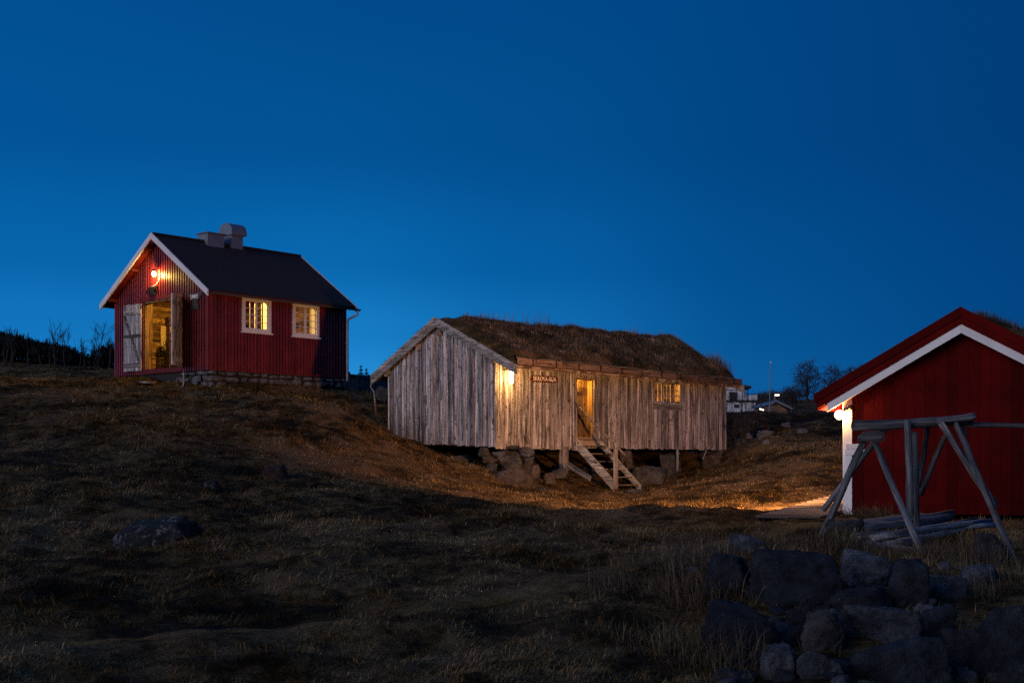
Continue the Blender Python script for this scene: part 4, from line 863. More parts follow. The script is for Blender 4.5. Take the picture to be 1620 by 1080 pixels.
o = thing('stone_pier', 'dry stone pier of stacked grey stones under the near corner of the storehouse', 'stone pier', in_store(.5, .1, -.7))
for i, b in enumerate(((756, 707, 776, 722), (777, 711, 806, 722), (762, 719, 789, 733), (786, 709, 828, 746), (820, 710, 846, 722), (822, 706, 840, 711.5), (827, 720, 846, 739), (768, 731, 787, 746), (826, 736, 842, 748), (800, 704, 822, 711))):
    Y = 34.15 + (.1 if b[0] > 815 else 0); s_ = rock('stone', None, *b, Y, ('stone', 'bluestone', 'warmstone')[i % 3], .75, 400 + i, None, .85, random.uniform(-6, 6), .06, sub=4); s_.parent = o; s_.location = Vector(s_.location) - Vector(in_store(.5, .1, -.7)); del s_['category']
    for k_ in ('group',):
        if k_ in s_: del s_[k_]
a = in_store(2.5, .05, .0); Yp = a[1]; p0, p1 = P(892, 744, Yp), P(892, 706, Yp)
m = MB(); m.box(-.10, .10, -.09, .09, 0, p1[2] - p0[2]); tag(m.obj('support_post', M['grey_v'], None, tuple(p0), (0, 0, BU.rot)), 'short square grey post propping the storehouse floor left of the steps', 'post')
p0, p1 = P(899, 735, 35.1), P(934, 757, 34.2); m = MB(); L_ = (Vector(p1) - Vector(p0)).length; m.box(0, L_, -.02, .02, -.075, .075); o = m.obj('loose_plank', M['grey_x'], None, tuple(p0)); d_ = Vector(p1) - Vector(p0); o.rotation_euler = d_.to_track_quat('X', 'Z').to_euler(); tag(o, 'broken plank leaning on the ground behind the steps', 'plank')
p0, p1 = P(1072, 745, 38.0), P(1072, 711, 38.0); tag(pole('support_post', p0, p1, .04, .045, 'pole', bend=0), 'thin wooden prop beside the upright block beneath the window', 'post')
p0, p1 = P(1112, 726, 39.6), P(1118, 711, 39.8); tag(pole('stick', p0, p1, .025, .025, 'pole', bend=0), 'short leaning stick before the far corner stone', 'stick')
# rubble under the floor
rs = random.Random(12)
for i in range(9):
    u = [1.6, 2.1, 4.4, 5.0, 5.6, 6.3, 7.3, 8.2, 3.0][i]; v = rs.uniform(.5, 1.6); q = BU.world(u, v); w_ = rs.uniform(.3, .6); p, f = stone_shape(w_, w_, w_ * .7, 500 + i, 3)
    m = MB(); m.add(p, f); o = m.obj('stone', M['stone'], None, (q[0], q[1], gz(q[0], q[1]) + w_ * .2), (0, 0, rs.random() * 6), True); tag(o, 'dark rubble stone lying in the shade under the storehouse floor', 'stone', 'rubble stones under the storehouse floor')

# ------------------------------------------------------------------ red boathouse on the right
def build_boathouse():
    r = thing('boathouse', 'red boathouse gable with white trim and turf roof at the right edge', 'boathouse', tuple(BO.o), BO.rot)
    RX = 1.99; W = 2 * RX; D = 8.0; ZR = 3.13; s = .565       # underside line of the red boards = top of the white trim
    zt = lambda x: ZR - s * abs(x - RX)
    fg = lambda u, d, z: (u, -d, z); fl = lambda u, d, z: (-d, u, z); fr = lambda u, d, z: (W + d, u, z); fb = lambda u, d, z: (u, D + d, z)
    m = MB(); tg = lambda u: zt(u) - .03
    clad(m, fg, 0, W, lambda u: -.02, tg, [], lambda: random.choice((.15, .165, .18)), .02, 0, .002, .004)
    clad(m, fb, 0, W, lambda u: -.02, tg, [], .2, .02); clad(m, fl, .02, D, lambda u: -.02, lambda u: zt(0) - .03, [], .18, .02); clad(m, fr, .02, D, lambda u: -.02, lambda u: zt(0) - .03, [], .18, .02)
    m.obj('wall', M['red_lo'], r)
    m = MB(); m.put(fg, .03, W - .03, -.12, -.002, -.02, zt(0) - .05); m.put(fl, .125, D, -.12, -.002, -.02, zt(0) - .05); m.put(fr, .125, D, -.12, -.002, -.02, zt(0) - .05); m.obj('frame', M['brown_x'], r)
    m = MB(); m.put(fg, -.03, .12, .024, .05, -.05, zt(0) - .04); m.put(fl, -.024, .09, .0205, .045, -.05, zt(0) - .06); m.obj('corner_board', M['white'], r)
    m = MB(); m.put(fg, .0, .34, .051, .07, .98, 1.08); m.put(fg, .02, .30, .051, .066, 1.085, 1.17); m.put(fg, .30, .33, .071, .09, 1.02, 1.05); m.obj('nailed_board', M['white_x'], r)
    # roof slabs, with the double red bargeboard and the white trim below it
    y0, y1 = -.30, D + .2; e = .42
    def slab(mb, xa, xb, d0, d1, ya=y0, yb=y1):
        mb.box8([(xa, ya, zt(xa) + d0), (xb, ya, zt(xb) + d0), (xb, yb, zt(xb) + d0), (xa, yb, zt(xa) + d0), (xa, ya, zt(xa) + d1), (xb, ya, zt(xb) + d1), (xb, yb, zt(xb) + d1), (xa, yb, zt(xa) + d1)])
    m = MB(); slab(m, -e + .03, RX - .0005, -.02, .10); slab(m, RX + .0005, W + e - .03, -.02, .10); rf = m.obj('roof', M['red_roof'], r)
    for xa, xb in ((-.24, RX - .001), (RX + .001, W + .24)):
        m = MB(); slab(m, xa, xb, -.145, .0, y0 - .03, y0 - .002); m.obj('trim_board', M['white_x'], r)
        m = MB(); slab(m, xa, xb, -.05, -.025, y0 + .0, -.055); m.obj('soffit', M['red_roof'], r)
    for xa, xb in ((-e + .02, RX - .001), (RX + .001, W + e - .02)):
        m = MB(); slab(m, xa, xb, .002, .155, y0 - .055, y0 - .002); b = m.obj('bargeboard', M['red_roof'], r)
        m = MB(); slab(m, xa - .06 if xa < 0 else xa, xb + (.06 if xa > 0 else 0), .13, .285, y0 - .085, y0 - .0555); m.obj('upper_board', M['red_roof'], b)
    m = MB(); m.put(fl, y0, y1, e - .02, e + .015, zt(-e) + .0, zt(-e) + .22); m.obj('eave_board', M['red_roof'], r)
    # turf
    nx_, ny_ = 70, 110; gu = np.linspace(-e + .02, W + e - .02, nx_); gv = np.linspace(y0 - .05, y1, ny_); U, V = np.meshgrid(gu, gv); zz = ZR - s * np.abs(U - RX)
    ed = np.minimum(np.minimum(U - gu[0], gu[-1] - U), np.minimum(V - gv[0], gv[-1] - V))
    th = .22 + .12 * sstep(0, .35, ed) + .09 * fbm(U / .5, V / .5, 81, 3) * sstep(0, .25, ed) - .10 * np.exp(-((U - RX) / .35) ** 2)
    co = np.stack([U, V, zz + th], -1).reshape(-1, 3); ii = np.arange(nx_ * ny_).reshape(ny_, nx_); q = np.stack([ii[:-1, :-1], ii[:-1, 1:], ii[1:, 1:], ii[1:, :-1]], -1).reshape(-1, 4)
    rim = np.concatenate([ii[0, :], ii[1:, -1], ii[-1, -2::-1], ii[-2:0:-1, 0]]); low = co[rim].copy(); low[:, 2] = zz.reshape(-1)[rim] + .11; n0 = len(co); k = len(rim); j = np.arange(k)
    me = bpy.data.meshes.new('turf'); mesh_np(me, np.r_[co, low], np.r_[q, np.stack([rim, n0 + j, n0 + (j + 1) % k, rim[(j + 1) % k]], -1)]); me.materials.append(M['turf']); t = bpy.data.objects.new('turf', me); C.objects.link(t); t.parent = r
    rs = np.random.RandomState(8)
    def on(a, b, c_, d_, k, h0, h1):
        return a + (b - a) * rs.rand(k), c_ + (d_ - c_) * rs.rand(k), h0 + (h1 - h0) * rs.rand(k)
    L_ = [on(RX + .1, W + .3, y0, 1.5, 2600, .05, .16), on(-.3, RX, y0, 1.2, 700, .03, .09), on(1.55, 1.75, .1, .6, 7, .2, .42), on(.55, .8, 0, .6, 6, .15, .36), on(.9, 1.2, 0, .5, 4, .1, .3), on(.1, .5, 0, .5, 6, .1, .25), on(2.3, 3.2, 0, 1.5, 30, .15, .35)]
    u, v, h = (np.concatenate(a) for a in zip(*L_)); n = len(u); fi = np.clip((u - gu[0]) / (gu[1] - gu[0]), 0, nx_ - 1).astype(int); fj = np.clip((v - gv[0]) / (gv[1] - gv[0]), 0, ny_ - 1).astype(int)
    o = blades('roof_grass', u, v, (zz + th)[fj, fi] - .015, h, .006 + .003 * np.random.rand(n), np.abs(.3 + .25 * np.random.randn(n)), np.random.rand(n) * 6.3, M['roofgrass'], r, droop=.25); o['kind'] = 'stuff'
    return r
build_boathouse()
def in_boat(x, y, z): return tuple(BO.world(x, y, z))
lx, lz = BO.ony(1328, 656, -.065); lz -= BO.o[2]
o = thing('wall_lamp', 'bare glowing round bulb on a bracket at the white corner of the boathouse', 'lamp', in_boat(lx, -.065, lz), BO.rot)
m = MB(); n = 8; m.tube([(0, 0, .085 * math.cos(math.pi * i / n)) for i in range(n + 1)], [max(.004, .085 * math.sin(math.pi * i / n)) for i in range(n + 1)], 16); m.obj('bulb', M['bulb_boat'], o, smooth=True); shine(o, 120, (1.0, .48, .12), (0, 0, 0), .03)
m = MB(); m.tube([(.055, .0, .065), (.10, .0, .10), (.19, .02, .13)], [.03, .022, .02], 8); m.tube([(.19, .0, .13), (.19, .04, .13)], [.045, .045], 10); m.obj('bracket', M['dark'], o, smooth=True)

sp = bpy.data.objects.new('reflector_light', bpy.data.lights.new('reflector_light', 'SPOT')); C.objects.link(sp); sp.parent = o  # spot added beside the bare bulb to throw warm light over storehouse and slope
sp.location = (-.13, .0, -.01); sp.data.energy = 8400; sp.data.color = (1.0, 0.46, 0.17); sp.data.spot_size = R(112); sp.data.spot_blend = 1.0; sp.data.shadow_soft_size = .35
_d = Vector((math.sin(R(-19)), math.cos(R(-19)), -.13)); _d.rotate(Matrix.Rotation(-BO.rot, 3, 'Z')); sp.rotation_euler = _d.to_track_quat('-Z', 'Y').to_euler()

# walkway of planks along the left side of the boathouse
def walkway():
    o = thing('plank_walkway', 'low walkway of worn planks along the left side of the red boathouse', 'walkway', in_boat(0, 0, 0), BO.rot)
    n = 42; m = MB()
    for k in range(n):
        y = -1.45 + k * .2; q = BO.world(-.6, y); zz = max(gz(q[0], q[1]), gz(*BO.world(-1.1, y)[:2])) - BO.o[2] if k == 0 else zz
        zz = zz + .010; x0_ = -1.16 + .05 * math.sin(k * 3.1); x1_ = -.05
        m.box(x0_, x1_, y, y + .19, zz - .02, zz + .02)
    m.obj('deck', M['deckwood'], o)
walkway()

# ------------------------------------------------------------------ drying rack
def rack():
    base = P(1440, 850, 18.2); base[2] = gz(base[0], base[1]); o = thing('drying_rack', 'trestle rack of bare grey poles carrying a thick log in front of the red boathouse', 'rack', tuple(base)); k = dict(parent=o, rel=base, material='pole')
    Y = 18.2
    pole('cross_log', P(1349, 673, Y), P(1536, 664, Y + .1), .075, .068, **k, n=12, bend=.012)
    pole('cross_pole', P(1482, 666, Y - .05), P(1542, 658, Y - .05), .045, .05, **k)
    pole('cross_pole', P(1515, 672, Y + .15), P(1760, 677, Y + .4), .036, .034, **k, bend=.008)
    m = MB(); a, b = P(1358, 698, Y - .12), P(1399, 681, Y - .12); w_, h_ = b[0] - a[0], b[2] - a[2]
    m.add([(0, 0, 0), (w_, 0, 0), (w_, 0, h_ * .75), (w_ * .78, 0, h_), (w_ * .25, 0, h_ * .92), (0, 0, h_ * .45)] + [(x, .07, z) for x, z in ((0, 0), (w_, 0), (w_, h_ * .75), (w_ * .78, h_), (w_ * .25, h_ * .92), (0, h_ * .45))], [(0, 1, 2, 3, 4, 5), (11, 10, 9, 8, 7, 6)] + [(i, i + 6, (i + 1) % 6 + 6, (i + 1) % 6) for i in range(6)])
    m.obj('saddle_board', M['grey_x'], o, tuple(a - base))
    def leg(px0, py0, Y0, px1, py1, Y1, r0=.042, r1=.048, foot=True, bd=.012):
        p1 = P(px1, py1, Y1)
        if foot:
            z = gz(p1[0], p1[1]) - .08
            p1[2] = min(p1[2], z) if abs(p1[2] - z) < .4 else p1[2]
        pole('leg', P(px0, py0, Y0), p1, r0, r1, **k, bend=bd)
    leg(1367, 697, Y - .02, 1291, 850, 18.3, .05, .052); leg(1408, 670, Y + .06, 1302, 806, 18.9, .04, .045, False); leg(1384, 697, Y - .05, 1471, 892, 16.65, .042, .045)
    leg(1435, 664, Y - .13, 1440, 815, Y - .13, .048, .05, False, .006); leg(1447, 683, Y + .16, 1452, 842, Y + .3, .042, .046, True, .006)
    leg(1470, 662, Y + .2, 1452, 770, 18.9, .036, .04, False); leg(1500, 680, Y + .1, 1456, 782, 18.6, .036, .04, False)
    leg(1488, 668, Y - .1, 1575, 800, 18.6, .044, .05, False); leg(1513, 670, Y - .02, 1613, 892, 16.6, .042, .044); leg(1520, 672, Y + .2, 1528, 688, Y + .2, .04, .03, False)
rack()
# the pile of poles under it
rs = random.Random(21)
logs = [((1322, 848, 18.4), (1470, 820, 20.2), .045), ((1345, 856, 17.9), (1500, 818, 20.0), .07), ((1352, 863, 17.6), (1480, 838, 19.4), .06), ((1378, 866, 17.6), (1560, 824, 19.6), .05), ((1392, 858, 17.9), (1545, 820, 20.2), .045),
        ((1360, 850, 18.3), (1505, 812, 20.6), .075), ((1420, 860, 17.9), (1568, 823, 19.8), .045), ((1340, 845, 18.6), (1460, 815, 20.6), .05), ((1400, 870, 17.4), (1520, 838, 19.2), .05), ((1330, 842, 19.0), (1450, 826, 20.4), .05),
        ((1368, 869, 17.3), (1456, 871, 17.2), .042), ((1440, 850, 18.6), (1575, 830, 19.6), .045)]
SPEC = {1: 'thickest dark-ended log low in the pile under the rack', 10: 'thin pole lying crosswise at the front of the log pile', 5: 'thick log at the back of the pile under the rack'}
for i, (a, b, r_) in enumerate(logs):
    pa, pb = P(*a), P(*b); pa[2] = max(pa[2], gz(pa[0], pa[1]) + r_ * .9); pb[2] = max(pb[2], gz(pb[0], pb[1]) + r_ * .9)
    o = pole('log', pa, pb, r_ * 1.15, r_ * .85, 'logwood', None, 10, .01, 5)
    tag(o, SPEC.get(i, 'slim grey pole lying in the pile under the drying rack'), 'log', 'poles piled under the drying rack')
# ------------------------------------------------------------------ rocks in the field and the stone bank at lower right
def gy_at(px, py):
    """distance at which the line through a pixel meets the ground"""
    ys = np.linspace(8.5, 55, 1500); q = (px - CPX) / FPX * ys; z = EYE + (HPY - py) / FPX * ys
    h = ground_z(q, ys) - z; i = np.argmax(h > 0); return float(ys[i]) if h[i] > 0 else 50.0
for i, (lb, b, mt, dp, ag, sk, nm) in enumerate((
    ('small lichened boulder alone on the grass above the stone bank', (1150, 845, 1213, 872), 'bluestone', .8, .5, .3, 'boulder'),
    ('square dark block at the upper left corner of the stone bank', (1117, 877, 1204, 938), 'darkstone', .8, .9, .1, 'boulder'),
    ('broad sloping slab in the upper middle of the stone bank', (1186, 872, 1342, 962), 'darkstone', .6, .88, .1, 'boulder'),
    ('rounded boulder with a pale blue top below the rack front leg', (1338, 870, 1418, 930), 'bluestone', .8, .75, .15, 'boulder'),
    ('oblong block below the pale-topped boulder', (1310, 930, 1412, 970), 'darkstone', .7, .92, .15, 'boulder'),
    ('dark upright boulder right of the pale-topped one', (1412, 886, 1470, 962), 'darkstone', .8, .8, .15, 'boulder'),
    ('largest black block at the left foot of the stone bank', (1116, 956, 1246, 1036), 'darkstone', .7, .88, .1, 'boulder'),
    ('rounded grey boulder in the middle of the bank above the speckled pair', (1274, 966, 1341, 1028), 'stone', .8, .72, .15, 'boulder'),
    ('left one of the pair of pale speckled stones at the bottom edge', (1206, 1021, 1265, 1072), 'bluestone', .8, .7, .2, 'boulder'),
    ('right, flatter one of the pale speckled pair at the bottom edge', (1266, 1031, 1335, 1072), 'bluestone', .8, .75, .2, 'boulder'),
    ('long slab with a blue top crossing the middle right of the bank', (1338, 958, 1466, 1012), 'bluestone', .6, .88, .1, 'boulder'),
    ('huge dark boulder at the bottom right of the stone bank', (1336, 1010, 1508, 1100), 'darkstone', .7, .78, .1, 'boulder'),
    ('leaning dark boulder beside the huge one at the bottom right', (1500, 996, 1584, 1064), 'darkstone', .8, .75, .15, 'boulder'),
    ('dark boulder cut by the right edge of the picture', (1556, 958, 1650, 1066), 'darkstone', .8, .8, .15, 'boulder'),
    ('little pale pebble on top of the huge dark boulder', (1427, 998, 1450, 1015), 'stone', .9, .6, .1, 'stone'),
    ('small rust-red brick of stone beside the pale pebble', (1471, 996, 1509, 1014), 'redstone', .8, .95, .1, 'stone'),
    ('flat blue-grey stone in the grass below the right rack leg', (1528, 894, 1590, 921), 'bluestone', .7, .7, .2, 'boulder'),
    ('lichened low rock in the grass between bank and rack', (1468, 912, 1530, 944), 'bluestone', .8, .55, .2, 'boulder'),
    ('upright slab left of the far right rack leg', (1543, 842, 1590, 893), 'stone', .6, .88, .1, 'boulder'),
    ('small round stone in the tall grass below the rack', (1486, 888, 1505, 903), 'bluestone', .9, .4, .2, 'stone'),
    ('thin stone wedged under the pale-topped boulder', (1312, 916, 1362, 934), 'darkstone', .8, .92, .1, 'stone'),
    ('low dark rock in the grass at the left foot of the rack', (1308, 819, 1374, 845), 'stone', .7, .6, .2, 'boulder'),
    ('wide lichened outcrop breaking through the grass at left', (168, 816, 312, 862), 'outcrop', .9, .45, .6, 'outcrop'),
    ('small flat stone alone on the left grass slope', (318, 759, 348, 773), 'outcrop', .8, .85, .6, 'stone'),
    ('reddish round stone on the slope below the bank crest', (412, 734, 454, 756), 'redstone', .9, .3, .9, 'boulder'),
    ('dark stone between the slab and the grey boulder of the bank', (1246, 958, 1290, 990), 'darkstone', .8, .8, .1, 'boulder'),
    ('dark filler stone between the long slab and the black block', (1232, 990, 1280, 1024), 'darkstone', .8, .85, .1, 'boulder'),
    ('shadowed stone at the right end of the long blue slab', (1466, 958, 1520, 1000), 'darkstone', .8, .8, .15, 'boulder'),
    ('dark stone beneath the boulder at the right picture edge', (1590, 1040, 1660, 1090), 'darkstone', .8, .8, .1, 'boulder'),
    ('small pale stone in the grass left of the bank', (1086, 896, 1108, 908), 'bluestone', .8, .8, .3, 'stone'),
    ('sunken dark stone in the grass by the bank left corner', (1062, 902, 1084, 915), 'darkstone', .8, .8, .3, 'stone'))):
    px = (b[0] + b[2]) / 2; Y = gy_at(px, b[3]); bank = b[0] > 1112 and b[1] > 865 and b[3] > 910
    if bank: dx, dy = (b[2] - b[0]) * .04, (b[3] - b[1]) * .05; b = (b[0] - dx, b[1] - dy * .6, b[2] + dx, b[3] + dy * 1.6)
    big = b[2] - b[0] > 70
    rock(nm, lb, *b, Y, mt, dp, 700 + i, 'boulders of the stone bank' if 1118 <= b[0] + 5 and b[1] > 870 and nm == 'boulder' else None, ag, random.uniform(-8, 8), sk + .1, nm, 5 if big else 4)
rs = random.Random(77)
for i in range(110):                                     # small stones packed between the large ones
    py = rs.uniform(905, 1085); px = rs.uniform(1128 + max(0, 925 - py), 1470 + max(0, py - 940) * 1.2); w_ = rs.uniform(12, 40); Y = gy_at(px, min(py + 8, 1085))
    rock('stone', 'small dark stone packed between the large boulders of the stone bank', px - w_ / 2, py - w_ * .3, px + w_ / 2, py + w_ * .3, Y, rs.choice(('darkstone', 'darkstone', 'bluestone', 'stone')), .9, 1200 + i, 'filler stones of the stone bank', .9, rs.uniform(-30, 30), .3, 'stone', 3)
# grey rocks on the slope behind the storehouse
for i, b in enumerate(((1154, 670, 1176, 684), (1198, 679, 1224, 691), (1236, 667, 1252, 675), (1162, 692, 1182, 702), (1186, 662, 1200, 669), (1262, 676, 1280, 685), (1160, 660, 1172, 668), (1176, 684, 1192, 693), (1206, 694, 1220, 702))):
    Y = gy_at((b[0] + b[2]) / 2, b[3]); rock('boulder', 'grey rock among others on the grassy slope right of the storehouse', *b, Y, 'found', .9, 900 + i, 'rocks on the slope behind the storehouse', .8, 0, .9, 'boulder')

# ------------------------------------------------------------------ trees, bushes, far buildings
def branch(mb, p, d, L, r, lev, rs, spread=.55, ratio=.72, n=4, kids=3, upw=.12, seg=3, rk=.55):
    pts_ = [p.copy()]; q = p.copy(); dd = d.copy()
    for i in range(seg):
        dd = (dd + Vector((rs.gauss(0, .12), rs.gauss(0, .12), rs.gauss(0, .08) + upw))).normalized(); q = q + dd * L / seg; pts_.append(q.copy())
    mb.tube(pts_, [r * (1 - .45 * i / seg) for i in range(seg + 1)], n, cap=False)
    if lev <= 0: return
    for k in range(kids):
        t = rs.uniform(.45, 1.0) if k else 1.0; i = min(int(t * seg), seg - 1); b = pts_[i].lerp(pts_[i + 1], t * seg - i)
        a = rs.uniform(0, 6.28); sp = rs.uniform(.5, 1.2) * spread; x = dd.cross(Vector((.3, .2, .9)));
        if x.length < .01: x = Vector((1, 0, 0))
        x.normalize(); y = dd.cross(x); nd_ = (dd * math.cos(sp) + (x * math.cos(a) + y * math.sin(a)) * math.sin(sp)).normalized()
        branch(mb, b, nd_, L * ratio * rs.uniform(.8, 1.15), r * rk, lev - 1, rs, spread, ratio, max(3, n - 1), kids, upw, max(2, seg - 1), rk)
def bare_tree(label, px, pyb, pyt, Y, seed, kind='tree', levels=5, spread=.62, group=None, stems=1, r=None, ratio=.72, kids=3, base=None, thick=1.0, trunk=.3, lean=0):
    rs = random.Random(seed); b = P(px, pyb, Y); H_ = (pyb - pyt) / FPX * Y; z0 = gz(b[0], b[1]) if base is None else base
    H_ = b[2] + H_ - z0 if kind == 'tree' else H_
    o = thing('bare_' + kind, label, kind, (b[0], b[1], min(z0, b[2])), 0, group); off = max(0, b[2] - min(z0, b[2])); H_ = H_ if kind == 'tree' else H_ + off
    r0 = (r or H_ * .022) * thick; t = MB(); c = MB(); fork = H_ * trunk
    for s_ in range(stems):
        x0_ = rs.uniform(-.12, .12) * H_ * (stems > 1); d = Vector((rs.gauss(0, .10 + .12 * (stems > 1)) + lean, rs.gauss(0, .1), 1)).normalized()
        p0 = Vector((x0_, rs.uniform(-.1, .1) * H_ * (stems > 1), -.1)); p1 = p0 + d * (fork + .1)
        t.tube([p0, (p0 + p1) / 2 + Vector((rs.gauss(0, .02), 0, 0)) * H_, p1], [r0, r0 * .85, r0 * .72], 6, cap=False)
        Lr = (H_ - fork) / sum(ratio ** k for k in range(levels + 1)) * 1.12
        for k in range(kids + (1 if stems == 1 else 0)):
            dd = (d + Vector((rs.gauss(0, spread * .62), rs.gauss(0, spread * .62), 0)) * (1 if k else .25)).normalized(); branch(c, p1 - d * fork * .25 * (k / 4), dd, Lr * rs.uniform(.85, 1.1), r0 * .55, levels - 1, rs, spread, ratio, 4, kids, rk=.66 if kind in ('tree', 'thicket') else .58)
    t.obj('trunk', M['twig'], o); c.obj('crown', M['twig'], o); return o
G_ = 'bare saplings on the left skyline'
for i, (px, yb, yt, lb, sp, lv, st) in enumerate(((5, 575, 522, 'thin bare sapling at the left picture edge', .5, 3, 1), (11, 580, 508, 'spindly pair of bare stems near the left edge', .3, 2, 2), (19, 578, 512, 'bare sapling with upright twigs near the left edge', .35, 3, 1), (46, 575, 509, 'single bare stem standing above the dark juniper slope', .18, 1, 1), (66, 575, 530, 'short forked bare sapling beside the dark hump', .7, 3, 1), (79, 578, 528, 'low bushy bare sapling on the dark hump', .7, 3, 1),
        (88, 580, 496, 'tallest straight bare sapling left of the red smithy', .42, 3, 1), (104, 580, 512, 'crooked bare sapling with wide twigs left of the smithy', .6, 4, 1), (125, 580, 530, 'small leaning bare sapling in the dip of the skyline', .6, 3, 1), (134, 580, 540, 'tiny bare sapling in the dip of the skyline', .5, 2, 1), (158, 585, 501, 'tall branching bare sapling close to the smithy wall', .55, 4, 1), (151, 585, 530, 'low bare sapling leaning away from the smithy', .7, 3, 1), (170, 585, 525, 'bushy bare sapling right against the smithy wall', .65, 4, 1))):
    bare_tree(lb, px, yb, yt, 49 + .5 * (i % 3), 40 + i, 'sapling', lv, sp, G_, st, .034, .68, 3, None, 1.0, .4)
def juniper(label, px0, py0, px1, py1, Y, seed, n=2600, leaf=.16, group=None, prof=None):
    rs = np.random.RandomState(seed); a, b = P(px0, py1, Y), P(px1, py0, Y); w_, h_ = b[0] - a[0], b[2] - a[2]; cx = (a[0] + b[0]) / 2; z0 = gz(cx, Y)
    o = thing('juniper_bush', label, 'bush', (cx, Y, z0), 0, group); hh = b[2] - z0
    m = MB(); R_ = random.Random(seed)
    for k in range(5): m.tube([(0, 0, -.1), (R_.uniform(-.3, .3) * w_, R_.uniform(-.3, .3), hh * .5)], [.06, .02], 5, cap=False)
    m.obj('stem', M['twig'], o)
    u = rs.rand(n) * 2 - 1; t = rs.rand(n) ** .6; top = (prof(u) if prof else np.sqrt(np.maximum(0, 1 - u * u * .9))) * (.86 + .28 * vnoise(u * 5 + seed, u * 0 + seed, 3))
    x = u * w_ / 2; y = (rs.rand(n) * 2 - 1) * 1.2; z = t * top * hh; az_ = rs.rand(n) * 6.3; ln = leaf * (.5 + rs.rand(n))
    blades('foliage', x, y, z, ln * 1.5, ln * .35, np.abs(.75 + .4 * rs.randn(n)), az_, M['needle'], o, droop=.2); return o
juniper('black juniper mass sloping down from the left picture edge', -30, 531, 62, 582, 53, 1, 5000, .2, None, lambda u: np.clip(.95 - .30 * (u + 1) / 2 - .12 * np.maximum(0, u), 0, 1))
juniper('low dark juniper hump in the middle of the left skyline', 55, 552, 128, 585, 53, 2, 3000, .13)
juniper('thin dark heather strip in the dip of the left skyline', 112, 569, 158, 588, 54, 3, 1300, .11)
juniper('dark leafy bush touching the smithy left wall', 146, 551, 192, 592, 51, 4, 2200, .12, None, lambda u: .35 + .65 * np.clip((u + 1) / 1.5, 0, 1))

# low dark fence of weathered rails between the two houses
def fence():
    Y = 47.0; a = P(549, 600, Y); o = thing('rail_fence', 'dark old fence of stacked weathered rails between smithy and storehouse', 'fence', (a[0], a[1], gz(a[0], a[1]))); rs = random.Random(2); bz = o.location.z
    for i, px in enumerate((551, 566, 582, 598, 614, 632)):
        q = P(px, 590, Y + .05); m = MB(); m.tube([(q[0] - a[0], .1, -.3), (q[0] - a[0] + .02, .1, q[2] - bz + .05 - .1 * (i > 0))], .05, 6); m.obj('post', M['pole'], o)
    for k in range(9):
        q0 = P(538, 618 - k * 3.4, Y); x1_ = P(640 if k < 7 else (640 if k == 7 else 561), 0, Y)[0]
        m = MB(); z = q0[2] - bz; m.box8([(q0[0] - a[0], 0, z), (x1_ - a[0], 0, z - .12), (x1_ - a[0], .05, z - .12), (q0[0] - a[0], .05, z), (q0[0] - a[0], 0, z + .078), (x1_ - a[0], 0, z - .045), (x1_ - a[0], .05 + .02 * (k % 2), z - .045), (q0[0] - a[0], .05 + .02 * (k % 2), z + .078)]); m.obj('rail', M['pole'], o)
fence()
def spruce(label, px, pyt, Y, H_, seed):
    t_ = P(px, pyt, Y); rs = np.random.RandomState(seed); z0 = t_[2] - H_; o = thing('spruce_tree', label, 'tree', (t_[0], Y, z0), 0, None); m = MB(); m.tube([(0, 0, -.5), (0, 0, H_ * .97)], [.15, .03], 6); m.obj('trunk', M['twig'], o)
    xs, ys, zs, ls, az_ = [], [], [], [], []
    for k in range(int(H_ / .2)):
        z = H_ - .08 - k * .2; rr = .03 + (H_ - z) * .27
        for j in range(16):
            a = rs.rand() * 6.3; nb = 18; q = np.linspace(.1, 1, nb); xs.append(q * rr * math.cos(a)); ys.append(q * rr * math.sin(a)); zs.append(z - q * rr * .45 + rs.randn(nb) * .03); ls.append(np.full(nb, .05 + .09 * min(1, H_ - z))); az_.append(a + rs.choice([-1, 1], nb) * .8)
    x, y, z, l, A = map(np.concatenate, (xs, ys, zs, ls, az_)); blades('crown', x, y, z, l, l * .45, 1.3 + .5 * np.random.rand(len(x)), A, M['needle'], o, droop=.5)
spruce('taller young spruce with tiered branches behind the rail fence', 571, 577, 78, 4.5, 1); spruce('smaller spruce just right of the taller one behind the fence', 579.5, 582, 80, 3.8, 2)

